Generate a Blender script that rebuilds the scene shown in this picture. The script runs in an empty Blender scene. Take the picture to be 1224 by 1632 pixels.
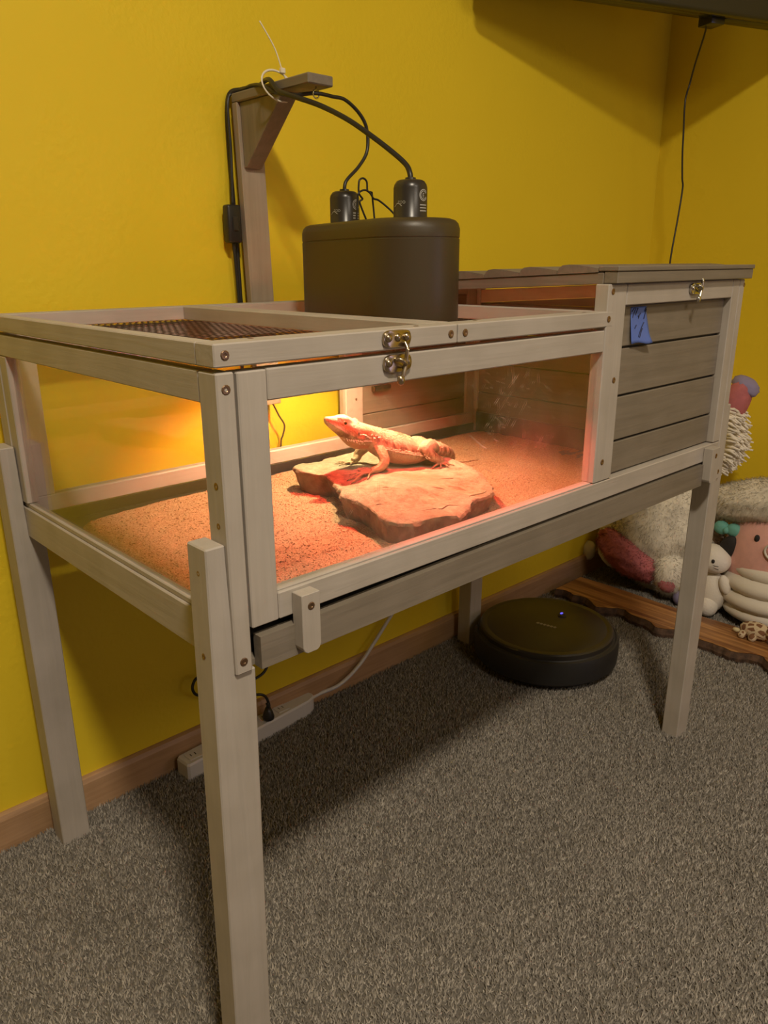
import bpy, bmesh, math, random
import numpy as np
from mathutils import Vector, Matrix, noise
from mathutils.bvhtree import BVHTree

random.seed(7); np.random.seed(7)
S = bpy.context.scene
COL = S.collection

# ------------------------------------------------------------------ camera
F_PX = 1228.33
yaw, pit, rol = 0.7508, -0.3123, -0.0052
fw = Vector((math.sin(yaw)*math.cos(pit), math.cos(yaw)*math.cos(pit), math.sin(pit)))
rt = Vector((math.cos(yaw), -math.sin(yaw), 0)); up = rt.cross(fw)
r2 = rt*math.cos(rol)+up*math.sin(rol); u2 = -rt*math.sin(rol)+up*math.cos(rol)
cam = bpy.data.cameras.new('camera'); cam.sensor_fit = 'VERTICAL'; cam.sensor_height = 36
cam.lens = F_PX*36/1632; cam.clip_start = .02
co = bpy.data.objects.new('camera', cam); COL.objects.link(co)
co.matrix_world = Matrix(((r2.x,u2.x,-fw.x,-.3326),(r2.y,u2.y,-fw.y,-.5579),(r2.z,u2.z,-fw.z,.8888),(0,0,0,1)))
S.camera = co

# ------------------------------------------------------------------ light and exposure
w = bpy.data.worlds.new('world'); S.world = w; w.use_nodes = True
w.node_tree.nodes['Background'].inputs[0].default_value = (.05,.045,.04,1)
S.view_settings.view_transform = 'Standard'; S.view_settings.look = 'None'
S.view_settings.gamma = 1; S.view_settings.use_curve_mapping = False
S.view_settings.exposure = 0.0

def area(name, loc, target, size, power, color):
    l = bpy.data.lights.new(name,'AREA'); l.shape='DISK'; l.size=size; l.energy=power; l.color=color
    o = bpy.data.objects.new(name,l); COL.objects.link(o); o.location=loc
    o.rotation_euler=(Vector(target)-Vector(loc)).to_track_quat('-Z','Y').to_euler(); return o
area('ceiling_light', (-.40,-1.10,2.45), (-.40,-1.10,0), .24, 42, (1.0,.87,.68))
area('added_wall_fill', (.25,-2.4,2.45), (1.4,.2,1.0), 1.0, 22, (1.0,.87,.70))  # unseen soft fill, added to lift the wall at the right
area('added_cool_fill', (1.7,-2.4,.75), (.6,.3,.2), .9, 5.0, (.55,.52,1.0))  # unseen cool source, added for the bluish tint on legs and carpet
def spot(name, loc, power, color, ang, blend, rad):
    l = bpy.data.lights.new(name,'SPOT'); l.energy=power; l.color=color; l.spot_size=math.radians(ang); l.spot_blend=blend; l.shadow_soft_size=rad
    o = bpy.data.objects.new(name,l); COL.objects.link(o); o.location=loc; return o
spot('basking_bulb_light', (.487,.405,.860), 15, (1.0,.84,.46), 136, .6, .010)
spot('heat_bulb_light', (.445,.222,.860), 12.5, (1.0,.035,.03), 150, .35, .010)

# ------------------------------------------------------------------ material helpers
MATS = {}
def newmat(name):
    m = bpy.data.materials.new(name); m.use_nodes = True; MATS[name]=m
    nt = m.node_tree; b = nt.nodes['Principled BSDF']; return m, nt, b
def N(nt, t, **kw):
    n = nt.nodes.new(t)
    for k,v in kw.items():
        if k in n.inputs: n.inputs[k].default_value = v
        else: setattr(n,k,v)
    return n
def plain(name, col, rough=.6, metal=0, bump=0, bscale=200, var=0, vscale=30, spec=.5, emit=None, sheen=0):
    m, nt, b = newmat(name); b.inputs['Base Color'].default_value=(*col,1)
    b.inputs['Roughness'].default_value=rough; b.inputs['Metallic'].default_value=metal
    b.inputs['Specular IOR Level'].default_value=spec
    if sheen: b.inputs['Sheen Weight'].default_value=sheen
    tc = N(nt,'ShaderNodeTexCoord')
    if var:
        n = N(nt,'ShaderNodeTexNoise',Scale=vscale,Detail=5.0); nt.links.new(tc.outputs['Object'],n.inputs['Vector'])
        r = N(nt,'ShaderNodeValToRGB'); r.color_ramp.elements[0].position=.3; r.color_ramp.elements[1].position=.7
        r.color_ramp.elements[0].color=(*[c*(1-var) for c in col],1); r.color_ramp.elements[1].color=(*[min(1,c*(1+var)) for c in col],1)
        nt.links.new(n.outputs['Fac'],r.inputs[0]); nt.links.new(r.outputs[0],b.inputs['Base Color'])
    if bump:
        n = N(nt,'ShaderNodeTexNoise',Scale=bscale,Detail=3.0); nt.links.new(tc.outputs['Object'],n.inputs['Vector'])
        bp = N(nt,'ShaderNodeBump',Strength=bump,Distance=.002); nt.links.new(n.outputs['Fac'],bp.inputs['Height']); nt.links.new(bp.outputs[0],b.inputs['Normal'])
    if emit:
        b.inputs['Emission Color'].default_value=(*emit[0],1); b.inputs['Emission Strength'].default_value=emit[1]
    return m
def wood(name, light, dark, axis, rough=.62, fine=1.0, lo=.34, hi=.72):
    m, nt, b = newmat(name); tc=N(nt,'ShaderNodeTexCoord')
    mp=N(nt,'ShaderNodeMapping'); sc=[110*fine]*3; sc['xyz'.index(axis)]=5*fine; mp.inputs['Scale'].default_value=sc
    nt.links.new(tc.outputs['Object'],mp.inputs['Vector'])
    n=N(nt,'ShaderNodeTexNoise',Scale=1.0,Detail=6.0,Roughness=.6,Distortion=.6); nt.links.new(mp.outputs[0],n.inputs['Vector'])
    r=N(nt,'ShaderNodeValToRGB'); r.color_ramp.elements[0].position=lo; r.color_ramp.elements[1].position=hi
    r.color_ramp.elements[0].color=(*dark,1); r.color_ramp.elements[1].color=(*light,1)
    nt.links.new(n.outputs['Fac'],r.inputs[0])
    n2=N(nt,'ShaderNodeTexNoise',Scale=14.0,Detail=3.0); nt.links.new(tc.outputs['Object'],n2.inputs['Vector'])
    mx=N(nt,'ShaderNodeMix',data_type='RGBA',blend_type='MULTIPLY'); mx.inputs[0].default_value=.35
    r2=N(nt,'ShaderNodeValToRGB'); r2.color_ramp.elements[0].position=.35; r2.color_ramp.elements[0].color=(.72,.70,.66,1); r2.color_ramp.elements[1].position=.6
    nt.links.new(n2.outputs['Fac'],r2.inputs[0]); nt.links.new(r.outputs[0],mx.inputs[6]); nt.links.new(r2.outputs[0],mx.inputs[7])
    nt.links.new(mx.outputs[2],b.inputs['Base Color']); b.inputs['Roughness'].default_value=rough
    bp=N(nt,'ShaderNodeBump',Strength=.35,Distance=.0012); nt.links.new(n.outputs['Fac'],bp.inputs['Height']); nt.links.new(bp.outputs[0],b.inputs['Normal'])
    return m
WL,WD=(.49,.44,.39),(.44,.395,.345)
GL,GD=(.255,.215,.168),(.20,.168,.128)
for a in 'xyz':
    wood('white_wood_'+a,WL,WD,a); wood('grey_wood_'+a,GL,GD,a)
    wood('pine_'+a,(.66,.53,.40),(.56,.44,.32),a)  # lightened wood, stands in for bounce light on the end rail
    wood('bracket_wood_'+a,(.40,.32,.235),(.33,.265,.195),a)
wood('oak_x',(.50,.31,.17),(.40,.235,.12),'x',.45); wood('oak_y',(.50,.31,.17),(.40,.235,.12),'y',.45)
wood('slab_wood',(.55,.28,.10),(.19,.075,.024),'y',.4,.45,.38,.66)
plain('bark',(.09,.05,.03),.9,bump=.8,bscale=120,var=.5,vscale=60)
plain('brass',(.46,.38,.27),.28,1); plain('steel',(.62,.60,.55),.22,1); plain('screw_metal',(.30,.20,.12),.4,1)
plain('screw_slot',(.03,.02,.015),.6)
plain('hood_black',(.060,.043,.020),.42,bump=.05,bscale=900); plain('cap_black',(.035,.03,.025),.3); plain('cord_black',(.022,.02,.018),.4)
plain('print_grey',(.45,.44,.40),.6)
plain('mesh_wire',(.10,.07,.05),.5,.6)
plain('liner_black',(.028,.026,.022),.35,bump=.3,bscale=60,var=.4,vscale=300)
plain('plastic_white',(.62,.60,.60),.4); plain('slot_black',(.02,.02,.02),.6)
plain('nylon',(.80,.74,.60),.35)
plain('vac_black',(.030,.026,.022),.35); plain('vac_rim',(.018,.017,.017),.5); plain('vac_logo',(.30,.27,.22),.5)
plain('led',(.2,.2,1),.4,emit=((.10,.09,1.0),1.6))
plain('tv_plastic',(.028,.028,.024),.22); plain('tv_glass',(.01,.01,.012),.06)
plain('tape_blue',(.10,.17,.52),.6,bump=.15,bscale=500); plain('ink',(.02,.025,.07),.6)
plain('bulb_white',(1,.9,.7),.3,emit=((1,.72,.4),6)); plain('bulb_red',(.6,.02,.01),.3,emit=((1,.05,.02),3))
plain('reflector',(.75,.75,.73),.3,.9)
plain('eye_dark',(.02,.012,.01),.08); plain('eye_rim',(.55,.30,.15),.5)
plain('spike',(.85,.76,.55),.55); plain('claw',(.16,.11,.07),.4)
plain('plush_white',(.86,.79,.67),.95,sheen=.3,var=.12,vscale=40); plain('plush_knit',(.82,.76,.68),.95,bump=.5,bscale=260,sheen=.2)
plain('plush_pink',(.80,.43,.37),.95,bump=.3,bscale=400,sheen=.3,var=.06,vscale=60); plain('plush_red',(.52,.16,.17),.95,bump=.3,bscale=300,var=.15,vscale=40)
plain('plush_lavender',(.30,.26,.42),.9,bump=.2,bscale=200); plain('plush_cream',(.76,.70,.60),.95,bump=.2,bscale=300)
plain('plush_teal',(.16,.44,.38),.9,bump=.3,bscale=200); plain('plush_black',(.02,.018,.018),.8); plain('plush_yellow',(.72,.62,.38),.95,bump=.3,bscale=300)
plain('thread_dark',(.03,.025,.025),.7)

def wallmat(name):
    m,nt,b=newmat(name); tc=N(nt,'ShaderNodeTexCoord')
    b.inputs['Base Color'].default_value=(.80,.60,.026,1); b.inputs['Roughness'].default_value=.55; b.inputs['Specular IOR Level'].default_value=.3
    n=N(nt,'ShaderNodeTexNoise',Scale=2.2,Detail=3.0); nt.links.new(tc.outputs['Object'],n.inputs['Vector'])
    r=N(nt,'ShaderNodeValToRGB'); r.color_ramp.elements[0].position=.3; r.color_ramp.elements[0].color=(.78,.58,.024,1); r.color_ramp.elements[1].position=.7; r.color_ramp.elements[1].color=(.82,.61,.028,1)
    nt.links.new(n.outputs['Fac'],r.inputs[0]); nt.links.new(r.outputs[0],b.inputs['Base Color'])
    n1=N(nt,'ShaderNodeTexNoise',Scale=95.0,Detail=2.0); nt.links.new(tc.outputs['Object'],n1.inputs['Vector'])
    n2=N(nt,'ShaderNodeTexNoise',Scale=7.0,Detail=2.0); nt.links.new(tc.outputs['Object'],n2.inputs['Vector'])
    mr=N(nt,'ShaderNodeMapRange'); mr.inputs['From Min'].default_value=.42; mr.inputs['From Max'].default_value=.62; nt.links.new(n2.outputs['Fac'],mr.inputs['Value'])
    mu=N(nt,'ShaderNodeMath',operation='MULTIPLY'); nt.links.new(n1.outputs['Fac'],mu.inputs[0]); nt.links.new(mr.outputs[0],mu.inputs[1])
    bp=N(nt,'ShaderNodeBump',Strength=.5,Distance=.002); nt.links.new(mu.outputs[0],bp.inputs['Height']); nt.links.new(bp.outputs[0],b.inputs['Normal'])
    return m
wallmat('yellow_paint')
plain('ceiling_paint',(.55,.53,.50),.8); plain('far_paint',(.24,.18,.09),.8)
def carpetmat():
    m,nt,b=newmat('carpet'); at=N(nt,'ShaderNodeAttribute'); at.attribute_name='tint'
    r=N(nt,'ShaderNodeValToRGB'); e=r.color_ramp.elements
    e[0].position=0; e[0].color=(.135,.12,.104,1); e[1].position=1; e[1].color=(.50,.455,.395,1)
    x=e.new(.5); x.color=(.275,.248,.213,1)
    nt.links.new(at.outputs['Fac'],r.inputs[0]); nt.links.new(r.outputs[0],b.inputs['Base Color']); b.inputs['Roughness'].default_value=.95; b.inputs['Specular IOR Level'].default_value=.1
carpetmat()
plain('carpet_back',(.15,.135,.115),.95,bump=.5,bscale=300,var=.3,vscale=260)
def glassmat(name, haze, scratch):
    m,nt,b=newmat(name); nt.nodes.remove(b); out=nt.nodes['Material Output']
    tr=N(nt,'ShaderNodeBsdfTransparent'); tr.inputs[0].default_value=(.97,.97,.96,1)
    gl=N(nt,'ShaderNodeBsdfGlossy',Roughness=.015); lw=N(nt,'ShaderNodeLayerWeight',Blend=.5); pw=N(nt,'ShaderNodeMath',operation='POWER'); pw.inputs[1].default_value=5; nt.links.new(lw.outputs['Facing'],pw.inputs[0])
    fr=N(nt,'ShaderNodeMapRange'); fr.inputs['To Min'].default_value=.04; nt.links.new(pw.outputs[0],fr.inputs['Value'])
    m1=N(nt,'ShaderNodeMixShader'); nt.links.new(fr.outputs[0],m1.inputs[0]); nt.links.new(tr.outputs[0],m1.inputs[1]); nt.links.new(gl.outputs[0],m1.inputs[2])
    df=N(nt,'ShaderNodeBsdfDiffuse'); df.inputs[0].default_value=(.75,.72,.66,1)
    tl=N(nt,'ShaderNodeBsdfTranslucent'); tl.inputs[0].default_value=(.8,.75,.68,1)
    ad=N(nt,'ShaderNodeMixShader'); ad.inputs[0].default_value=.6; nt.links.new(df.outputs[0],ad.inputs[1]); nt.links.new(tl.outputs[0],ad.inputs[2])
    tc=N(nt,'ShaderNodeTexCoord')
    n=N(nt,'ShaderNodeTexNoise',Scale=6.0,Detail=4.0); nt.links.new(tc.outputs['Object'],n.inputs['Vector'])
    mr=N(nt,'ShaderNodeMapRange'); mr.inputs['From Min'].default_value=.38; mr.inputs['From Max'].default_value=.75; mr.inputs['To Max'].default_value=haze; nt.links.new(n.outputs['Fac'],mr.inputs['Value'])
    fac=mr.outputs[0]
    if scratch:
        prev=None
        for ang,sc in ((.6,1.0),(-.9,1.3),(1.5,.9),(2.4,1.1)):
            mp=N(nt,'ShaderNodeMapping'); mp.vector_type='TEXTURE'; mp.inputs['Rotation'].default_value=(0,ang,0); mp.inputs['Scale'].default_value=(1/(16*sc),1,1/(330*sc)); nt.links.new(tc.outputs['Object'],mp.inputs['Vector'])
            v=N(nt,'ShaderNodeTexNoise',Scale=1.0,Detail=3.0,Distortion=2.2); nt.links.new(mp.outputs[0],v.inputs['Vector'])
            q=N(nt,'ShaderNodeMapRange'); q.inputs['From Min'].default_value=.66; q.inputs['From Max'].default_value=.74; nt.links.new(v.outputs['Fac'],q.inputs['Value'])
            if prev is None: prev=q.outputs[0]
            else:
                mm=N(nt,'ShaderNodeMath',operation='MAXIMUM'); nt.links.new(prev,mm.inputs[0]); nt.links.new(q.outputs[0],mm.inputs[1]); prev=mm.outputs[0]
        n3=N(nt,'ShaderNodeTexNoise',Scale=5.0,Detail=1.0); mp=N(nt,'ShaderNodeMapping'); mp.inputs['Location'].default_value=(3.1,0,1.7); nt.links.new(tc.outputs['Object'],mp.inputs['Vector']); nt.links.new(mp.outputs[0],n3.inputs['Vector'])
        q=N(nt,'ShaderNodeMapRange'); q.inputs['From Min'].default_value=.45; q.inputs['From Max'].default_value=.65; q.inputs['To Max'].default_value=scratch; nt.links.new(n3.outputs['Fac'],q.inputs['Value'])
        mu=N(nt,'ShaderNodeMath',operation='MULTIPLY'); nt.links.new(prev,mu.inputs[0]); nt.links.new(q.outputs[0],mu.inputs[1])
        ad2=N(nt,'ShaderNodeMath',operation='ADD',use_clamp=True); nt.links.new(fac,ad2.inputs[0]); nt.links.new(mu.outputs[0],ad2.inputs[1]); fac=ad2.outputs[0]
    m2=N(nt,'ShaderNodeMixShader'); nt.links.new(fac,m2.inputs[0]); nt.links.new(m1.outputs[0],m2.inputs[1]); nt.links.new(ad.outputs[0],m2.inputs[2])
    nt.links.new(m2.outputs[0],out.inputs['Surface'])
glassmat('glass_clear',.03,0); glassmat('glass_scuffed',.13,.5)
def sandmat():
    m,nt,b=newmat('sand'); tc=N(nt,'ShaderNodeTexCoord')
    n=N(nt,'ShaderNodeTexNoise',Scale=420.0,Detail=3.0,Roughness=.7); nt.links.new(tc.outputs['Object'],n.inputs['Vector'])
    r=N(nt,'ShaderNodeValToRGB'); e=r.color_ramp.elements; e[0].position=.36; e[0].color=(.27,.145,.075,1); e[1].position=.68; e[1].color=(.60,.38,.225,1); x=e.new(.5); x.color=(.42,.225,.12,1)
    nt.links.new(n.outputs['Fac'],r.inputs[0]); nt.links.new(r.outputs[0],b.inputs['Base Color']); b.inputs['Roughness'].default_value=.9
    bp=N(nt,'ShaderNodeBump',Strength=.8,Distance=.002); nt.links.new(n.outputs['Fac'],bp.inputs['Height']); nt.links.new(bp.outputs[0],b.inputs['Normal'])
sandmat()
def rockmat():
    m,nt,b=newmat('sandstone'); tc=N(nt,'ShaderNodeTexCoord')
    n=N(nt,'ShaderNodeTexNoise',Scale=55.0,Detail=9.0,Roughness=.78); nt.links.new(tc.outputs['Object'],n.inputs['Vector'])
    r=N(nt,'ShaderNodeValToRGB'); e=r.color_ramp.elements; e[0].position=.3; e[0].color=(.19,.13,.075,1); e[1].position=.64; e[1].color=(.55,.46,.32,1)
    nt.links.new(n.outputs['Fac'],r.inputs[0])
    n2=N(nt,'ShaderNodeTexNoise',Scale=9.0,Detail=3.0,Distortion=.6); nt.links.new(tc.outputs['Object'],n2.inputs['Vector'])
    q=N(nt,'ShaderNodeMapRange'); q.inputs['From Min'].default_value=.55; q.inputs['From Max'].default_value=.75; nt.links.new(n2.outputs['Fac'],q.inputs['Value'])
    mx=N(nt,'ShaderNodeMix',data_type='RGBA'); nt.links.new(q.outputs[0],mx.inputs[0]); nt.links.new(r.outputs[0],mx.inputs[6]); mx.inputs[7].default_value=(.36,.21,.12,1)
    nt.links.new(mx.outputs[2],b.inputs['Base Color']); b.inputs['Roughness'].default_value=.9
    n3=N(nt,'ShaderNodeTexNoise',Scale=70.0,Detail=8.0,Roughness=.7); nt.links.new(tc.outputs['Object'],n3.inputs['Vector'])
    bp=N(nt,'ShaderNodeBump',Strength=.9,Distance=.007); nt.links.new(n3.outputs['Fac'],bp.inputs['Height']); nt.links.new(bp.outputs[0],b.inputs['Normal'])
rockmat()
plain('shaded_broken_stone',(.21,.15,.085),.95,bump=.9,bscale=140,var=.35,vscale=45)  # rough broken sides, colour darkened to hold the shade below the lamps
plain('rock_crack',(.16,.10,.06),.95)
def lizmat():
    m,nt,b=newmat('lizard_skin'); tc=N(nt,'ShaderNodeTexCoord'); at=N(nt,'ShaderNodeAttribute'); at.attribute_name='zone'
    v=N(nt,'ShaderNodeTexVoronoi',Scale=330.0); nt.links.new(tc.outputs['Object'],v.inputs['Vector'])
    mp=N(nt,'ShaderNodeMapping'); mp.inputs['Rotation'].default_value=(0,0,-.4); mp.inputs['Scale'].default_value=(150,40,60); nt.links.new(tc.outputs['Object'],mp.inputs['Vector'])
    n=N(nt,'ShaderNodeTexNoise',Scale=1.0,Detail=4.0,Roughness=.6); nt.links.new(mp.outputs[0],n.inputs['Vector'])
    r=N(nt,'ShaderNodeValToRGB'); e=r.color_ramp.elements; e[0].position=.43; e[0].color=(.17,.06,.03,1); e[1].position=.62; e[1].color=(.52,.34,.19,1)
    nt.links.new(n.outputs['Fac'],r.inputs[0])
    # zone: 0 belly, .5 flank, 1 back and head
    z=N(nt,'ShaderNodeValToRGB'); z.color_ramp.interpolation='EASE'; e=z.color_ramp.elements; e[0].position=.1; e[0].color=(0,0,0,1); e[1].position=.9; e[1].color=(.35,.35,.35,1); x=e.new(.5); x.color=(1,1,1,1)
    nt.links.new(at.outputs['Fac'],z.inputs[0])
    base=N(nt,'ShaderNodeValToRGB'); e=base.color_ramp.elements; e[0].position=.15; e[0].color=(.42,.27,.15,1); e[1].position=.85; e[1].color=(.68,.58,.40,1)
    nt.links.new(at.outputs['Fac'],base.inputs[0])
    mx=N(nt,'ShaderNodeMix',data_type='RGBA'); nt.links.new(z.outputs[0],mx.inputs[0]); nt.links.new(base.outputs[0],mx.inputs[6]); nt.links.new(r.outputs[0],mx.inputs[7])
    am=N(nt,'ShaderNodeAttribute'); am.attribute_name='mark'
    mx2=N(nt,'ShaderNodeMix',data_type='RGBA'); nt.links.new(am.outputs['Fac'],mx2.inputs[0]); nt.links.new(mx.outputs[2],mx2.inputs[6]); mx2.inputs[7].default_value=(.42,.13,.06,1)
    nt.links.new(mx2.outputs[2],b.inputs['Base Color']); b.inputs['Roughness'].default_value=.6
    bp=N(nt,'ShaderNodeBump',Strength=.6,Distance=.0012,invert=True); nt.links.new(v.outputs['Distance'],bp.inputs['Height']); nt.links.new(bp.outputs[0],b.inputs['Normal'])
lizmat()
def patchmat():
    m,nt,b=newmat('plush_patches'); tc=N(nt,'ShaderNodeTexCoord'); v=N(nt,'ShaderNodeTexVoronoi',Scale=62.0,feature='DISTANCE_TO_EDGE'); nt.links.new(tc.outputs['Object'],v.inputs['Vector'])
    r=N(nt,'ShaderNodeValToRGB'); r.color_ramp.interpolation='CONSTANT'; e=r.color_ramp.elements; e[0].color=(.60,.48,.32,1); e[1].position=.14; e[1].color=(.20,.09,.04,1)
    nt.links.new(v.outputs['Distance'],r.inputs[0]); nt.links.new(r.outputs[0],b.inputs['Base Color']); b.inputs['Roughness'].default_value=.9
patchmat()

# ------------------------------------------------------------------ object helpers
def link(name, me, mat, parent=None, smooth=False):
    o = bpy.data.objects.new(name, me); COL.objects.link(o)
    if mat is not None:
        me.materials.clear(); me.materials.append(MATS[mat] if isinstance(mat,str) else mat)
    if smooth: me.polygons.foreach_set('use_smooth',[True]*len(me.polygons))
    if parent: o.parent = parent
    return o
def from_bm(name, bm, mat, parent=None, smooth=False):
    bmesh.ops.recalc_face_normals(bm, faces=bm.faces[:])
    me = bpy.data.meshes.new(name); bm.to_mesh(me); bm.free(); return link(name, me, mat, parent, smooth)
def empty(name, loc=(0,0,0), parent=None):
    o = bpy.data.objects.new(name,None); COL.objects.link(o); o.location=loc; o.empty_display_size=.05
    if parent: o.parent=parent
    return o
def tag(o, label=None, cat=None, group=None, kind=None):
    for k,v in (('label',label),('category',cat),('group',group),('kind',kind)):
        if v: o[k]=v
    return o
def bm_box(bm, x0,x1,y0,y1,z0,z1, bev=0, seg=1, shear=None):
    g = bmesh.ops.create_cube(bm, size=1)
    vs = g['verts']
    for v in vs: v.co = Vector((x0+(v.co.x+.5)*(x1-x0), y0+(v.co.y+.5)*(y1-y0), z0+(v.co.z+.5)*(z1-z0)))
    if bev:
        es = list({e for v in vs for e in v.link_edges})
        r = bmesh.ops.bevel(bm, geom=es, offset=bev, segments=seg, profile=.5, affect='EDGES')
    return bm
def box(name, x0,x1,y0,y1,z0,z1, mat, parent=None, bev=.0012, seg=1, fn=None, smooth=False):
    bm = bmesh.new(); bm_box(bm,x0,x1,y0,y1,z0,z1,bev,seg)
    if fn:
        for v in bm.verts: v.co = Vector(fn(v.co))
    return from_bm(name,bm,mat,parent,smooth)
def prism(name, poly, axis, a0, a1, mat, parent=None, bev=0):
    """poly in the plane across axis: 'x' -> (y,z), 'y' -> (x,z), 'z' -> (x,y)"""
    bm=bmesh.new()
    def P(p,a): return {'x':(a,p[0],p[1]),'y':(p[0],a,p[1]),'z':(p[0],p[1],a)}[axis]
    A=[bm.verts.new(P(p,a0)) for p in poly]; B=[bm.verts.new(P(p,a1)) for p in poly]
    bm.faces.new(A); bm.faces.new(B[::-1])
    for i in range(len(poly)): j=(i+1)%len(poly); bm.faces.new((A[i],B[i],B[j],A[j]))
    if bev: bmesh.ops.bevel(bm,geom=bm.edges[:],offset=bev,segments=1,affect='EDGES')
    return from_bm(name,bm,mat,parent)
def catmull(pts, n=8):
    P=[Vector(p) for p in pts]; out=[]
    for i in range(len(P)-1):
        p0=P[max(i-1,0)]; p1=P[i]; p2=P[i+1]; p3=P[min(i+2,len(P)-1)]
        for k in range(n):
            t=k/n; out.append(.5*((2*p1)+(p2-p0)*t+(2*p0-5*p1+4*p2-p3)*t*t+(3*p1-p0-3*p2+p3)*t**3))
    out.append(P[-1]); return out
def bm_tube(bm, pts, rad, sides=8, caps=True, flat=1.0):
    """rad: number or list per point"""
    pts=[Vector(p) for p in pts]; n=len(pts)
    R=[rad]*n if not hasattr(rad,'__len__') else list(rad)
    t=(pts[1]-pts[0]).normalized(); a=Vector((0,0,1)) if abs(t.z)<.9 else Vector((1,0,0)); u=(a-t*a.dot(t)).normalized()
    rings=[]
    for i in range(n):
        t=(pts[min(i+1,n-1)]-pts[max(i-1,0)]).normalized(); u=(u-t*u.dot(t)).normalized(); v=t.cross(u)
        rings.append([bm.verts.new(pts[i]+R[i]*(u*math.cos(2*math.pi*k/sides)+v*flat*math.sin(2*math.pi*k/sides))) for k in range(sides)])
    for i in range(n-1):
        for k in range(sides):
            j=(k+1)%sides; bm.faces.new((rings[i][k],rings[i][j],rings[i+1][j],rings[i+1][k]))
    if caps: bm.faces.new(rings[0][::-1]); bm.faces.new(rings[-1])
def tube(name, pts, rad, mat, parent=None, sides=8, curve=True, n=8):
    bm=bmesh.new(); bm_tube(bm, catmull(pts,n) if curve else pts, rad, sides); return from_bm(name,bm,mat,parent,True)
def bm_lathe(bm, prof, center, sides=32, axis=None):
    """prof list of (r,z); closed at the ends when r==0"""
    rings=[]; c=Vector(center)
    q=Vector((0,0,1)).rotation_difference(Vector(axis)) if axis else None
    for r,z in prof:
        if r<1e-6: p=Vector((0,0,z)); rings.append([bm.verts.new(c+(q@p if q else p))])
        else:
            row=[]
            for k in range(sides):
                p=Vector((r*math.cos(2*math.pi*k/sides),r*math.sin(2*math.pi*k/sides),z)); row.append(bm.verts.new(c+(q@p if q else p)))
            rings.append(row)
    for a,b in zip(rings,rings[1:]):
        for k in range(sides):
            j=(k+1)%sides
            if len(a)==1 and len(b)==1: continue
            if len(a)==1: bm.faces.new((a[0],b[k],b[j]))
            elif len(b)==1: bm.faces.new((a[k],a[j],b[0]))
            else: bm.faces.new((a[k],a[j],b[j],b[k]))
def lathe(name, prof, center, mat, parent=None, sides=32, axis=None, smooth=True):
    bm=bmesh.new(); bm_lathe(bm,prof,center,sides,axis); return from_bm(name,bm,mat,parent,smooth)
def bm_ell(bm, c, r, sub=3, rot=None, nz=0, nf=10):
    g=bmesh.ops.create_icosphere(bm,subdivisions=sub,radius=1)
    M=rot.to_matrix() if rot else Matrix.Identity(3)
    for v in g['verts']:
        d=v.co.copy(); p=Vector((d.x*r[0],d.y*r[1],d.z*r[2]))
        if nz: p*=1+nz*noise.noise(d*nf*.3+Vector(c)*9)
        v.co=M@p+Vector(c)
def ell(name, c, r, mat, parent=None, sub=3, rot=None, nz=0, nf=10):
    bm=bmesh.new(); bm_ell(bm,c,r,sub,rot,nz,nf); return from_bm(name,bm,mat,parent,True)
def autosmooth(o, ang=40):
    me=o.data; me.polygons.foreach_set('use_smooth',[True]*len(me.polygons))
    bm=bmesh.new(); bm.from_mesh(me)
    for e in bm.edges:
        if len(e.link_faces)==2 and e.calc_face_angle(0)>math.radians(ang): e.smooth=False
    bm.to_mesh(me); bm.free(); return o

# ------------------------------------------------------------------ room
YW, XW, CZ, FZ = .610, 1.792, 2.50, -.008
def struct(o): o['kind']='structure'; return o
struct(box('wall_back',-2.0,XW+.1,YW,YW+.1,FZ,CZ,'yellow_paint',bev=0))
struct(box('wall_right',XW,XW+.1,-3.2,YW,FZ,CZ,'yellow_paint',bev=0))
struct(box('wall_left',-2.1,-2.0,-3.2,YW,FZ,CZ,'far_paint',bev=0))
struct(box('wall_front',-2.1,XW+.1,-3.3,-3.2,FZ,CZ,'far_paint',bev=0))
struct(box('floor',-2.1,XW+.1,-3.3,YW+.1,FZ-.06,FZ,'carpet_back',bev=0))
struct(box('ceiling',-2.1,XW+.1,-3.3,YW+.1,CZ,CZ+.06,'ceiling_paint',bev=0))
struct(prism('baseboard_back',[(YW,FZ),(YW-.012,FZ),(YW-.012,.048),(YW-.009,.056),(YW-.004,.058),(YW,.058)],'x',-2.0,XW-.012,'oak_x'))
struct(prism('baseboard_right',[(XW,FZ),(XW-.012,FZ),(XW-.012,.048),(XW-.009,.056),(XW-.004,.058),(XW,.058)],'y',-3.2,YW,'oak_y'))

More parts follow.
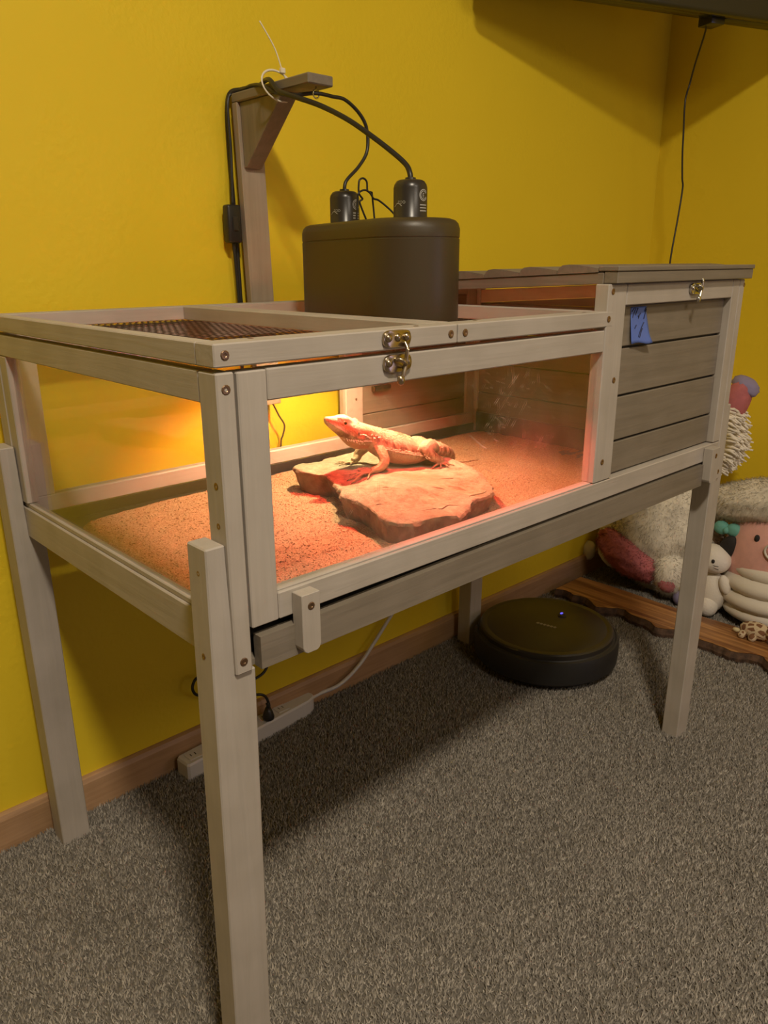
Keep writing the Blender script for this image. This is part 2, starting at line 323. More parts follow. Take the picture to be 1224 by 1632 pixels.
# carpet pile: bent three sided yarn tufts, one mesh
def carpet():
    X0,X1,Y0,Y1=-.5,1.79,-.62,.598
    n=int((X1-X0)*(Y1-Y0)*112000)
    p=np.stack([np.random.uniform(X0,X1,n),np.random.uniform(Y0,Y1,n)],1)
    h=np.random.uniform(.0055,.0095,n); a=np.random.uniform(0,2*np.pi,n); lean=np.random.uniform(.001,.0048,n); la=np.random.uniform(0,2*np.pi,n)
    la=la+.0*p[:,0]
    r=np.random.uniform(.0011,.0019,n)
    V=np.zeros((n,4,3),np.float32)
    for k in range(3):
        V[:,k,0]=p[:,0]+r*np.cos(a+k*2.0944); V[:,k,1]=p[:,1]+r*np.sin(a+k*2.0944); V[:,k,2]=FZ+.0005
    V[:,3,0]=p[:,0]+lean*np.cos(la); V[:,3,1]=p[:,1]+lean*np.sin(la); V[:,3,2]=FZ+h
    base=(np.arange(n)*4)[:,None]; F=np.concatenate([base+np.array([[0,1,3]]),base+np.array([[1,2,3]]),base+np.array([[2,0,3]])],1).reshape(-1).astype(np.int32)
    me=bpy.data.meshes.new('carpet_pile'); me.vertices.add(n*4); me.vertices.foreach_set('co',V.reshape(-1))
    nf=n*3; me.loops.add(nf*3); me.loops.foreach_set('vertex_index',F); me.polygons.add(nf); me.polygons.foreach_set('loop_start',np.arange(nf,dtype=np.int32)*3)
    me.update()
    clump=.5+.28*np.sin(p[:,0]*9.1+2*np.sin(p[:,1]*7.3))*np.sin(p[:,1]*11.7+1.7*np.sin(p[:,0]*5.1))
    t=np.clip(np.random.normal(.5,.24,n)+.16*(clump-.5),0,1)
    at=me.attributes.new('tint','FLOAT','POINT'); at.data.foreach_set('value',np.repeat(t,4).astype(np.float32))
    o=link('carpet_pile',me,'carpet'); tag(o,'speckled grey brown cut pile carpet covering the floor','carpet',kind='stuff')
carpet()

# ------------------------------------------------------------------ enclosure
ENC = tag(empty('reptile_enclosure',(0,0,FZ)),'whitewashed wooden reptile table with glass sides on tall legs','terrarium')
ENC.location=(0,0,0)
PARTS={}
SCREW=None
def screw(parent, loc, n, r=.0042):
    """countersunk screw head, axis n"""
    global SCREW
    if SCREW is None:
        bm=bmesh.new(); bm_lathe(bm,[(1,-.15),(1,.02),(.80,.10),(.42,.08),(.30,-.02),(0,-.05)],(0,0,0),10)
        SCREW=bpy.data.meshes.new('screw'); bmesh.ops.recalc_face_normals(bm,faces=bm.faces[:]); bm.to_mesh(SCREW); bm.free(); SCREW.materials.append(MATS['screw_metal'])
    o=bpy.data.objects.new('screw',SCREW); COL.objects.link(o); o.location=loc; o.scale=(r,r,r)
    o.rotation_euler=Vector((0,0,1)).rotation_difference(Vector(n)).to_euler(); o.parent=parent; return o
B=lambda *a,**k: box(*a,**k)
E_=ENC
# legs (with the slight lean each one has)
def leg(x0,x1,y0,y1,top_out,inner,dx,dy,post_top=.5235,rise=.653):
    def fn(v):
        k=(.5235-v.z)/.5235 if v.z<.5235 else 0
        return (v.x+dx*k, v.y+dy*k, v.z)
    bm=bmesh.new()
    # L profile: full width up to the corner post, narrow outer cheek above
    if inner=='right': poly=[(x0,FZ),(x1,FZ),(x1,post_top),(x0+.02,post_top),(x0+.02,rise),(x0,rise)]
    else: poly=[(x0,FZ),(x1,FZ),(x1,rise),(x1-.02,rise),(x1-.02,post_top),(x0,post_top)]
    A=[bm.verts.new((p[0],y0,p[1])) for p in poly]; Bq=[bm.verts.new((p[0],y1,p[1])) for p in poly]
    bm.faces.new(A); bm.faces.new(Bq[::-1])
    for i in range(6): j=(i+1)%6; bm.faces.new((A[i],Bq[i],Bq[j],A[j]))
    bmesh.ops.bevel(bm,geom=bm.edges[:],offset=.0013,segments=1,affect='EDGES')
    for v in bm.verts: v.co=Vector(fn(v.co))
    return from_bm('leg',bm,'white_wood_z',E_)
L1=leg(-.0203,.0235,.004,.036,0,'right',-.006,.008)
screw(L1,(-.0203,.019,.627),(-1,0,0),.003); screw(L1,(-.0215,.020,.545),(-1,0,0),.003)
L2=leg(.978,1.0195,.004,.036,0,'left',0,.002)
L3=leg(-.0203,.0235,.536,.574,0,'right',.004,.008)
L4=leg(.978,1.0195,.536,.574,0,'left',0,.008)
# side panel, glazed (x=0): posts run lower than the panel
def cpost(x0,x1,y0,y1,z0,z1): return B('corner_post',x0,x1,y0,y1,z0,z1,'white_wood_z',E_,bev=.0014)
p=cpost(0,.018,0,.029,.5235,.8032); screw(p,(.009,0,.789),(0,-1,0),.0045); screw(p,(.0085,-.0005,.536),(0,-1,0),.0042); screw(p,(0,.012,.705),(-1,0,0),.0035); screw(p,(0,.013,.668),(-1,0,0),.003)
cpost(0,.018,.546,.575,.5235,.8032)
p=cpost(.982,1.0,0,.029,.5235,.8612); screw(p,(.9915,-.0005,.537),(0,-1,0),.0042); screw(p,(.9985,0,.852),(0,-1,0),.0035)
cpost(.982,1.0,.546,.575,.5235,.855)
def rail(*a,ax='x',**k): return B('rail',*a,'white_wood_'+ax,E_,**k)
rail(.001,.017,.030,.545,.7756,.8032,ax='y'); rail(.001,.017,.030,.545,.5235,.5675,ax='y')
rail(.004,.014,.032,.543,.5675,.5742,ax='y',bev=.001)
B('stile',.001,.017,.520,.5455,.5745,.7752,'white_wood_z',E_)
# front panel
for a in ((.0205,.0505,0,.02,.5655,.8025),):
    B('stile',*a,'white_wood_z',E_)
rail(.051,.5865,0,.02,.7752,.8030); 
rail(.051,.981,0,.02,.5655,.5930)
rail(.051,.5865,.0035,.0165,.5930,.5948,bev=.0005)
p=B('stile',.5875,.6325,-.0002,.02,.5942,.8614,'white_wood_z',E_); 
for z,x in ((.852,.598),(.735,.618),(.622,.606)): screw(p,(x,-.0005,z),(0,-1,0),.0042)
rail(.634,.9565,0,.02,.8332,.8612)
B('stile',.957,.981,-.0002,.02,.5942,.8612,'white_wood_z',E_)
# closed-off bay: four grey boards
zz=[.5935,.6425,.7078,.7755,.8335]
for i in range(4): B('panel_board',.633,.9567,.011,.017,zz[i]+.0018,zz[i+1]-.0016,'grey_wood_x',E_,bev=.001)
B('back_board',.633,.9567,.0172,.0195,.5935,.8335,'slot_black',E_,bev=0)
# rear panel: window, post, boards
rail(.0185,.981,.555,.575,.5475,.5715); rail(.0185,.6085,.555,.575,.7756,.8032)
B('stile',.0185,.052,.555,.575,.5717,.7755,'white_wood_z',E_)
p=B('stile',.6090,.6520,.555,.575,.5717,.855,'white_wood_z',E_); screw(p,(.635,.555,.640),(0,-1,0),.0025)
B('stile',.9545,.981,.555,.575,.5717,.855,'white_wood_z',E_); rail(.6525,.954,.555,.575,.826,.855)
zb=[.5715,.607,.6715,.736,.8,.826]
for i in range(5): B('panel_board',.6522,.9543,.560,.570,zb[i]+.0008,zb[i+1]-.0008,'grey_wood_x',E_,bev=.001)
# end panel (x=1): boards and rails
ZR=lambda y:.808+(.546-y)*.062
prism('rail',[(.0300,ZR(.03)),(.5455,ZR(.5455)),(.5455,ZR(.5455)+.026),(.0300,ZR(.03)+.0205)],'x',.983,.9995,'pine_y',E_,bev=.001)  # top rail, bounce light from the sand put into its colour
prism('panel_board',[(.0300,.8088),(.5455,.8075),(.5455,ZR(.5455)-.0005),(.0300,ZR(.03)-.0005)],'x',.985,.996,'grey_wood_y',E_)
rail(.983,.9995,.030,.5455,.5235,.5545,ax='y')
zb=[.5545,.6175,.682,.746,.8080]
for i in range(4): B('panel_board',.984,.996,.0295,.5455,zb[i]+.0008,zb[i+1]-.0008,'grey_wood_y',E_,bev=.001)
# glass
def pane(*a,mat='glass_clear'): return B('glass_pane',*a,mat,E_,bev=0)
pane(.0505,.5875,.008,.0105,.5935,.7755,mat='glass_scuffed'); pane(.0075,.0100,.029,.5200,.5742,.7758); pane(.052,.6088,.563,.5655,.5715,.7758)
# slide-out tray
TR=empty('tray',(0,0,0),E_)
def warp(v): return (v.x, v.y, v.z - .004*math.exp(-((v.x-.06)/.22)**2)*(1 if v.z>.54 else .25) + .0015*(v.x/.9))
bm=bmesh.new()
nx=24
for i in range(nx+1):
    x=.0262+(.925-.0262)*i/nx
    for (y,z) in ((-.003,.5235),(.009,.5235),(.009,.560),(-.003,.560)): bm.verts.new(warp(Vector((x,y,z))))
bm.verts.ensure_lookup_table()
for i in range(nx):
    for k in range(4):
        j=(k+1)%4; bm.faces.new([bm.verts[t] for t in (i*4+k,i*4+j,(i+1)*4+j,(i+1)*4+k)])
bm.faces.new([bm.verts[t] for t in (0,1,2,3)]); bm.faces.new([bm.verts[nx*4+t] for t in (3,2,1,0)])
from_bm('tray_front',bm,'grey_wood_x',TR)
B('tray_base',.022,.978,.009,.552,.5235,.5295,'grey_wood_x',TR,bev=0)
lin=empty('liner',(0,0,0),E_); lin.parent=TR
bm=bmesh.new()
bm_box(bm,.0190,.0215,.021,.5535,.5300,.566); bm_box(bm,.0215,.978,.5505,.5535,.5300,.5480); bm_box(bm,.9785,.981,.03,.545,.5300,.574); bm_box(bm,.0215,.978,.0215,.024,.5300,.575)
bm_box(bm,.0215,.978,.024,.5505,.5297,.5312)
lo=from_bm('tray_liner',bm,'liner_black',TR); lo['label']='black plastic sheet lining the tray'
bpy.data.objects.remove(lin)
# turn blocks
def block(x0,x1,z0,z1,tilt=0):
    poly=[(x0,z1),(x0,z0+.006),(x0+.002,z0+.002),(x0+.005,z0),(x1-.005,z0),(x1-.002,z0+.002),(x1,z0+.006),(x1,z1)]
    o=prism('turn_block',poly,'y',-.016,-.0005,'white_wood_z',E_,bev=.0006); screw(o,((x0+x1)/2,-.0162,z1-.013),(0,-1,0),.0042); return o
block(.066,.088,.5275,.5895); block(.925,.953,.5300,.5900)
# lids
def lid(x0,x1,endfront):
    L=empty('lid',(0,0,0),E_); z0,z1=.8075,.8272; w=.029
    a=box('lid_rail',x0,x1,-.0005,w,z0,z1,'white_wood_x',L,bev=.0012); screw(a,(x0+.0105,-.001,.8175),(0,-1,0),.0042); screw(a,(x1-.0105,-.001,.8175),(0,-1,0),.0042)
    screw(a,(x0+.05,.020,.8272),(0,0,1),.003); screw(a,(x1-.05,.012,.8272),(0,0,1),.003)
    box('lid_rail',x0,x1,.575-w,.575,z0,z1,'white_wood_x',L,bev=.0012)
    box('lid_rail',x0+.0006,x0+w*.62,w+.0004,.5755-w,z0,z1,'white_wood_y',L,bev=.0012)
    box('lid_rail',x1-w*.62,x1-.0006,w+.0004,.5755-w,z0,z1,'white_wood_y',L,bev=.0012)
    bm=bmesh.new(); a0,a1,b0,b1=x0+.012,x1-.012,w-.008,.575-w+.008; s=.0095; zc=.8068; t=.00035
    x=a0
    while x<a1: bm_box(bm,x-t,x+t,b0,b1,zc-t,zc+t); x+=s
    y=b0
    while y<b1: bm_box(bm,a0,a1,y-t,y+t,zc+t*.6,zc+2.4*t); y+=.019
    o=from_bm('wire_mesh',bm,'mesh_wire',L); o['kind']='stuff'; return L
LIDA=lid(-.0008,.2955,0); LIDB=lid(.2972,.6025,0)
# latches: plate with screws above, plate with hook below
def latch(x,zt,zb,mat,s=1.0):
    L=empty('latch',(0,0,0),E_)
    def plate(xc,zc,w,h):
        poly=[]
        for k in range(28):
            a=2*math.pi*k/28; n=4.0
            c,sn=math.cos(a),math.sin(a)
            poly.append((xc+w*math.copysign(abs(c)**(2/n),c), zc+h*math.copysign(abs(sn)**(2/n),sn)))
        o=prism('latch_plate',poly,'y',-.0042,-.0006,mat,L,bev=.0008); return autosmooth(o,50)
    plate(x,zt,.0185*s,.0082*s); plate(x+.001*s,zb,.0185*s,.0085*s)
    for dx in (-.0125,0,.0125):
        bm=bmesh.new(); bm_ell(bm,(x+dx*s,-.0045,zt+.001),(.0042*s,.0025,.0042*s),2); from_bm('rivet',bm,mat,L,True)
    for dx in (-.012,.0135):
        bm=bmesh.new(); bm_ell(bm,(x+dx*s,-.0045,zb+.001),(.0042*s,.0025,.0042*s),2); from_bm('rivet',bm,mat,L,True)
    tube('hook',[(x+.009*s,-.0045,zt-.004),(x+.009*s,-.0085,zt-.010),(x+.008*s,-.009,(zt+zb)/2),(x+.006*s,-.0092,zb),(x+.002*s,-.010,zb-.010*s),(x-.001*s,-.0095,zb-.016*s)],.0021*s,mat,L,8)
    ell('hook_tip',(x-.001*s,-.0095,zb-.016*s),(.0045*s,.0035*s,.0055*s),mat,L,2)
    tube('hook',[(x-.004*s,-.004,zb+.004),(x-.002*s,-.010,zb+.004),(x+.004*s,-.011,zb),(x+.007*s,-.005,zb-.005*s)],.0022*s,mat,L,8)
    return L
latch(.204,.8185,.7945,'brass'); latch(.823,.8725,.8505,'steel',.92)
# roof over the closed bay: lapped boards sloping to the rear
SL=-.0466
RZ=lambda y: SL*(y+.008)
RF=empty('roof',(0,0,0),E_)
box('roof_trim',.5930,1.0060,-.0085,.012,.8622,.8772,'grey_wood_x',RF,bev=.001)
fnr=lambda v:(v.x,v.y,v.z+RZ(v.y))
box('roof_trim',.5930,.6100,.0124,.576,.8622,.8772,'grey_wood_y',RF,bev=.001,fn=fnr)
box('roof_trim',.9890,1.0060,.0124,.576,.8622,.8772,'grey_wood_y',RF,bev=.001,fn=fnr)
box('roof_board',.5915,1.0075,-.0100,.0200,.8774,.8838,'grey_wood_x',RF,bev=.001)
y=.0200
while y<.575:
    y1=min(y+.0642,.578); n=10; top=[]
    prof=[(0,.0048),(.18,.0072),(.45,.0100),(.72,.0118),(.88,.0112),(.96,.0080),(1,.0030)]
    poly=[(y+.0004,.8774+RZ(y)),]+[(y+.0004+(y1-y-.0008)*a,.8774+RZ(y)*(1-a)+RZ(y1)*a+h) for a,h in prof]+[(y1-.0004,.8774+RZ(y1))]
    prism('roof_board',poly,'x',.5915,1.0075,'grey_wood_x',RF); y=y1
box('roof_board',.612,.988,.0125,.574,.8700,.8770,'grey_wood_x',RF,bev=0,fn=fnr)
# cord bracket on the rear
BR=empty('cord_bracket',(0,0,0),E_)
def lean(v): k=(v.z-.83)/.31; return (v.x-.008*k, v.y, v.z)
box('bracket_post',.4235,.4695,.5765,.5905,.650,1.1290,'bracket_wood_z',BR,bev=.001,fn=lean)
box('bracket_arm',.4165,.4620,.395,.5920,1.1292,1.1430,'grey_wood_y',BR,bev=.0016)  # darker wood than the post, carries the shade of the left side
bm=bmesh.new(); pl=[(.5763,1.1288),(.5763,1.035),(.5700,1.035),(.462,1.1288)]
A=[bm.verts.new(lean(Vector((.4290,p[0],p[1])))) for p in pl]; C=[bm.verts.new(lean(Vector((.4585,p[0],p[1])))) for p in pl]
bm.faces.new(A); bm.faces.new(C[::-1])
for i in range(4): j=(i+1)%4; bm.faces.new((A[i],C[i],C[j],A[j]))
bmesh.ops.bevel(bm,geom=bm.edges[:],offset=.0008,segments=1,affect='EDGES'); from_bm('bracket_gusset',bm,'grey_wood_z',BR)  # gusset: shade of its left face put into the wood colour
a=[(.440+.0055*math.cos(t),.408,1.1195+.0055*math.sin(t)) for t in np.linspace(math.pi/2,math.pi/2+5.6,22)]
tube('screw_eye',[(.440,.408,1.131),(.440,.408,1.127)]+a,.0011,'steel',BR,6,curve=False)
# small dark gadget on the rear boards
GA=tag(empty('thermometer',(0,0,0)),'small dark gadget stuck on rear boards inside the tank','gadget')
box('gadget_case',.683,.722,.549,.5595,.6535,.6605,'cap_black',GA,bev=.0008); box('gadget_tab',.678,.6825,.551,.5595,.6500,.6600,'screw_metal',GA,bev=.0006)

# ------------------------------------------------------------------ sand
def sand():
    nx,ny=200,112; me=bpy.data.meshes.new('sand'); X=np.linspace(.0225,.977,nx); Y=np.linspace(.0245,.5500,ny); V=[];F=[]
    for j in range(ny):
        for i in range(nx):
            x,y=X[i],Y[j]
            dl=x-.045-.030*max(0,(y-.40)/.15)**2; db=.545-y-.05*max(0,1-x/.30)**2; dr=.977-x; df=y-.024
            e=min(max(dl/.02,0),1)*min(max(db/.018,0),1); e=e*e*(3-2*e)
            h=.5365+.0035*noise.noise(Vector((x*9,y*9,0)))+.0022*noise.noise(Vector((x*26,y*60,3)))+.0014*noise.noise(Vector((x*80,y*110,7)))
            h+=.004*math.exp(-((x-.25)/.12)**2-((y-.15)/.1)**2)-.004*max(0,(x-.6)/.4)
            V.append((x,y,.5297+(h-.5297)*e))
    for j in range(ny-1):
        for i in range(nx-1): a=j*nx+i; F.append((a,a+1,a+nx+1,a+nx))
    me.from_pydata(V,[],F); o=link('sand',me,'sand',None,True); tag(o,'orange lit loose sand spread over the black tray liner','sand',kind='stuff')
    # coarse grains lying proud of the bed
    bm=bmesh.new()
    tv=np.array([(1,1,1),(1,-1,-1),(-1,1,-1),(-1,-1,1)])
    vs=[];fs=[]; bvh=BVHTree.FromPolygons([Vector(v) for v in V],F)
    for k in range(15000):
        x=random.uniform(.05,.97); y=random.uniform(.03,.54)
        hit=bvh.ray_cast(Vector((x,y,.7)),Vector((0,0,-1)))
        if hit[0] is None or hit[0].z<.5325: continue
        r=random.uniform(.0005,.0012); b=len(vs)
        R=np.random.normal(size=(3,3)); q,_=np.linalg.qr(R)
        for t in tv@q: vs.append((x+t[0]*r,y+t[1]*r,hit[0].z+t[2]*r*.8))
        fs+= [(b,b+1,b+2),(b,b+2,b+3),(b,b+3,b+1),(b+1,b+3,b+2)]
    g=bpy.data.meshes.new('sand_grains'); g.from_pydata(vs,[],fs); go=link('sand_grains',g,'sand',o); go['kind']='stuff'
    return bvh
SANDB=sand()

# ------------------------------------------------------------------ flat basking rock
ROCK=[(.392,.437),(.380,.408),(.386,.385),(.398,.360),(.388,.325),(.366,.292),(.352,.268),(.336,.250),(.338,.225),(.334,.190),(.318,.150),(.311,.118),(.322,.100),(.345,.092),(.375,.090),(.402,.083),(.430,.096),(.446,.100),(.462,.112),(.490,.116),(.515,.120),(.530,.127),(.560,.160),(.592,.210),(.604,.250),(.602,.290),(.592,.330),(.575,.380),(.560,.425),(.535,.447),(.500,.445),(.470,.446),(.440,.436),(.415,.440)]
def rock():
    c=Vector((.455,.275)); base=catmull([(p[0],p[1],0) for p in ROCK]+[(ROCK[0][0],ROCK[0][1],0)],7)[:-1]
    base=[p+(Vector((p.x,p.y,0))-Vector((c.x,c.y,0))).normalized()*(.0030*noise.noise(p*90)+.0018*noise.noise(p*260)) for p in base]
    n=len(base); bm=bmesh.new()
    def top(x,y):
        h=.5735+.0040*noise.noise(Vector((x*14,y*14,1)))+.0022*noise.noise(Vector((x*40,y*40,2)))+.0008*noise.noise(Vector((x*120,y*120,5)))
        h+=.0075*math.exp(-((x-.42)/.07)**2-((y-.20)/.06)**2)-.008*math.exp(-((x-.41)/.05)**2-((y-.315)/.022)**2)
        h+=.006*math.exp(-((x-.597)/.014)**2-((y-.285)/.018)**2)
        if x>.40 and y<.17: h-=.004+.003*noise.noise(Vector((x*30,y*30,9)))
        return h
    rings=[]
    for f in (0,.14,.28,.42,.56,.68,.78,.87,.93,.97,.99):
        if f==0: rings.append([bm.verts.new((c.x,c.y,top(c.x,c.y)))]); continue
        row=[]
        for k,p in enumerate(base):
            x=c.x+(p.x-c.x)*f; y=c.y+(p.y-c.y)*f; row.append(bm.verts.new((x,y,top(x,y)-(.0015 if f==.99 else 0))))
        rings.append(row)
    for lvl,(fz,off) in enumerate(((.93,.0),(.75,-.005),(.5,-.008),(.25,-.014),(.0,-.020))):
        row=[]
        for k,p in enumerate(base):
            d=(Vector((p.x,p.y))-c).normalized(); j=.004*noise.noise(Vector((p.x*60,p.y*60,lvl*1.3)))+.0016*noise.noise(Vector((p.x*240,p.y*240,lvl*2.3)))
            zt=top(p.x,p.y); row.append(bm.verts.new((p.x+d.x*(off+j),p.y+d.y*(off+j),.5300+(zt-.5320)*fz)))
        rings.append(row)
    for a,b in zip(rings,rings[1:]):
        for k in range(n):
            j=(k+1)%n
            if len(a)==1: bm.faces.new((a[0],b[k],b[j]))
            else: bm.faces.new((a[k],b[k],b[j],a[j]))
    bm.faces.new(rings[-1])
    V=[v.co.copy() for v in bm.verts]; bm.verts.index_update(); F=[[v.index for v in f.verts] for f in bm.faces]
    nside=n*6+1; nf=len(bm.faces)
    bm.faces.ensure_lookup_table()
    o=from_bm('flat_rock',bm,'sandstone',None,True); o.data.materials.append(MATS['shaded_broken_stone'])
    for pl in o.data.polygons: pl.material_index=1 if pl.index>=nf-(n*5+1) else 0  # side faces get the stone darkened for shade
    o; autosmooth(o,38)
    tag(o,'broad flat sandstone slab lying on the sand under the lamps','rock')
    bv=BVHTree.FromPolygons(V,F)
    for pts in ([(.455,.185),(.462,.175),(.470,.172)],[(.395,.225),(.402,.218)],[(.370,.125),(.400,.118),(.425,.122),(.440,.112)],[(.470,.125),(.485,.133),(.505,.128),(.516,.131)],[(.505,.215),(.520,.205),(.528,.208)],[(.345,.185),(.352,.180)]):
        q=[]
        for x,y in catmull([(a,b,0) for a,b in pts],4) and [(p.x,p.y) for p in catmull([(a,b,0) for a,b in pts],4)]:
            h=bv.ray_cast(Vector((x,y,.7)),Vector((0,0,-1)))[0]
            if h: q.append(h+Vector((0,0,-.0002)))
        if len(q)>2:
            bm=bmesh.new(); m=len(q); bm_tube(bm,q,[.0002+.0011*math.sin(math.pi*i/(m-1)) for i in range(m)],6); from_bm('crack',bm,'rock_crack',o)
    return bv
ROCKB=rock()
def ground(x,y):
    h=ROCKB.ray_cast(Vector((x,y,.7)),Vector((0,0,-1)))[0]
    if h: return h.z
    h=SANDB.ray_cast(Vector((x,y,.7)),Vector((0,0,-1)))[0]
    return h.z if h else .535

# ------------------------------------------------------------------ bearded dragon
def lizard():
    bm=bmesh.new()
    def loft(rings, sides=20):
        """rings: (center, axis, w, t, b) w lateral, t up, b down"""
        R=[]
        for c,ax,wd,t,b in rings:
            c=Vector(c); ax=Vector(ax).normalized(); lat=ax.cross(Vector((0,0,1))).normalized(); upv=lat.cross(ax)
            row=[]
            for k in range(sides):
                a=2*math.pi*k/sides; s=math.sin(a); cs=math.cos(a)
                row.append(bm.verts.new(c+lat*(wd*cs)+upv*((t if s>0 else b)*s)))
            R.append(row)
        for a,b in zip(R,R[1:]):
            for k in range(sides):
                j=(k+1)%sides; bm.faces.new((a[k],a[j],b[j],b[k]))
        bm.faces.new(R[0][::-1]); bm.faces.new(R[-1])
    # body, tail first to neck
    sp=[((.735,.330,.5440),.0012,.0012),((.690,.338,.5455),.0022,.0022),((.655,.325,.5500),.0040,.0038),((.632,.306,.5640),.0062,.0058),((.612,.292,.5830),.0088,.0085),((.590,.2945,.5935),.0125,.0115),((.572,.302,.5950),.0185,.0145),((.5476,.312,.5945),.0285,.0200),((.5293,.320,.5985),.0330,.0245),((.5091,.3284,.6060),.0310,.0250),((.4903,.3364,.6155),.0255,.0225),((.4755,.3425,.6250),.0195,.0185),((.462,.3485,.6315),.018,.017)]
    # densify with catmull
    pts=catmull([s[0] for s in sp],4); ws=[v.x for v in catmull([(s[1],s[2],0) for s in sp],4)]; hs=[v.y for v in catmull([(s[1],s[2],0) for s in sp],4)]
    rg=[]
    for i,p in enumerate(pts):
        t=pts[min(i+1,len(pts)-1)]-pts[max(i-1,0)]; rg.append((p,t,ws[i],hs[i],hs[i]))
    loft(rg)
    # head
    n0=Vector((.4735,.3438,.6275)); n1=Vector((.4085,.3715,.6585)); ax=n1-n0
    hd=[(-.15,.0175,.0165,.0170),(.05,.0210,.0165,.0240),(.22,.0250,.0155,.0285),(.38,.0240,.0160,.0270),(.50,.0205,.0175,.0230),(.60,.0170,.0180,.0185),(.70,.0142,.0140,.0150),(.80,.0115,.0102,.0122),(.90,.0090,.0070,.0092),(.97,.0062,.0050,.0062),(1.0,.0030,.0025,.0030)]
    loft([(n0+ax*s,ax+Vector((0,0,-.012)),w_,t,b) for s,w_,t,b in hd])
    lat=ax.cross(Vector((0,0,1))).normalized(); upv=lat.cross(ax.normalized())
    if lat.y>0: lat=-lat     # lat points to the near (viewer) side
    axn=ax.normalized()
    eyec=n0+ax*.62+lat*.0115+upv*.0065
    for sgn in (1,-1):
        L=lat*sgn
        # brow ridge and jaw bulge, ear-side swelling
        bm_tube(bm,[n0+ax*.50+L*.0125+upv*.0105,n0+ax*.60+L*.0125+upv*.0128,n0+ax*.70+L*.0098+upv*.0105,n0+ax*.78+L*.007+upv*.0085],[.0035,.0042,.0036,.002],8)
        bm_ell(bm,n0+ax*.20+L*.017-upv*.006,(.0095,.0095,.0095),2)
        bm_tube(bm,[n0+ax*.92+L*.0062-upv*.001,n0+ax*.75+L*.0108-upv*.0035,n0+ax*.55+L*.0155-upv*.0065,n0+ax*.34+L*.0205-upv*.0085],[.0018,.0024,.0028,.0026],8)
    def limb(P,R): bm_tube(bm,catmull(P,5),[v.x for v in catmull([(r,0,0) for r in R],5)],10)
    toes=[]
    def toe(P,r0=.0024,r1=.0013):
        q=[]
        for p in P:
            g=ground(p[0],p[1]); q.append(Vector((p[0],p[1],max(g+r0*.75,p[2] if len(p)>2 else 0))))
        c=catmull(q,4); m=len(c); bm_tube(bm,c,[r0+(r1-r0)*i/(m-1) for i in range(m)],8); toes.append((c[-1],(c[-1]-c[-3]).normalized()))
    G=lambda x,y,dz: (x,y,ground(x,y)+dz)
    # near fore limb: elbow bent, hand reaching forward on the slab
    limb([(.481,.330,.6140),(.4765,.315,.6040),(.4745,.305,.5915),(.466,.3075,.5815),G(.455,.3145,.0055)],[.0115,.0095,.0085,.0068,.0052])
    for dx,dy in ((-.004,.022),(-.021,.020),(-.033,.012),(-.035,.001),(-.018,-.012)):
        toe([(.455,.3145,0),(.455+dx*.35,.3145+dy*.35,ground(.455,.3145)+.004),(.455+dx*.75,.3145+dy*.75,ground(.45,.315)+.0035),(.455+dx*1.15,.3145+dy*1.15,0)])
    # far fore limb
    limb([(.4870,.352,.6120),(.4880,.366,.6020),(.4840,.377,.5910),(.4780,.3765,.5830),G(.4700,.3780,.0055)],[.011,.0092,.0082,.0066,.0052])
    for dx,dy in ((.002,.020),(-.012,.021),(-.024,.014),(-.026,.002),(-.013,-.010)):
        toe([(.470,.378,0),(.470+dx*.4,.378+dy*.4,ground(.47,.378)+.004),(.470+dx,.378+dy,0)])
    # near hind limb: knee high, hock low
    limb([(.570,.294,.5980),(.556,.285,.6060),(.5430,.2815,.6045),(.5500,.2755,.5930),(.5650,.2715,.5840),G(.5735,.2735,.0055)],[.0135,.0125,.0105,.0088,.0068,.0055])
    for dx,dy in ((.008,-.020),(-.006,-.021),(-.019,-.017),(-.029,-.008),(-.016,.003)):
        toe([(.570,.272,0),(.570+dx*.4,.272+dy*.4,ground(.57,.272)+.0045),(.570+dx,.272+dy,0)])
    # far hind limb
    limb([(.575,.312,.5970),(.568,.326,.6030),(.5560,.332,.6000),(.562,.340,.5900),(.574,.345,.5800),G(.578,.342,.0055)],[.0135,.012,.0105,.0085,.0068,.0055])
    for dx,dy in ((-.006,.02),(-.019,.015),(-.028,.004),(-.012,-.006)):
        toe([(.578,.342,0),(.578+dx*.4,.342+dy*.4,ground(.578,.342)+.004),(.578+dx,.342+dy,0)])
    bmesh.ops.recalc_face_normals(bm,faces=bm.faces[:])
    me=bpy.data.meshes.new('tmp'); bm.to_mesh(me); bm.free()
    o=bpy.data.objects.new('tmp',me); COL.objects.link(o)
    m=o.modifiers.new('r','REMESH'); m.mode='VOXEL'; m.voxel_size=.00105; m.use_smooth_shade=True
    s=o.modifiers.new('s','SMOOTH'); s.factor=.5; s.iterations=4
    dg=bpy.context.evaluated_depsgraph_get(); dg.update(); ev=o.evaluated_get(dg)
    m2=bpy.data.meshes.new_from_object(ev,depsgraph=dg); bpy.data.objects.remove(o)
    m2.name='bearded_dragon'; L=link('bearded_dragon',m2,'lizard_skin',None,True)
    tag(L,'tan bearded dragon lizard propped up on the flat rock','lizard')
    # colour zone from where on the animal a point lies (belly 0, flank .5, back and crown 1)
    nv=len(m2.vertices); c=np.zeros(nv*3,np.float32); m2.vertices.foreach_get('co',c); c=c.reshape(-1,3)
    nn=np.zeros(nv*3,np.float32); m2.vertices.foreach_get('normal',nn); nn=nn.reshape(-1,3)
    sx=np.array([p.x for p in pts][::-1]); sz=np.array([p.z for p in pts][::-1]); so=np.argsort(sx)
    mid=np.interp(c[:,0],sx[so],sz[so]); rel=(c[:,2]-mid)/.025
    z=np.clip(.5+.62*rel,0,1)
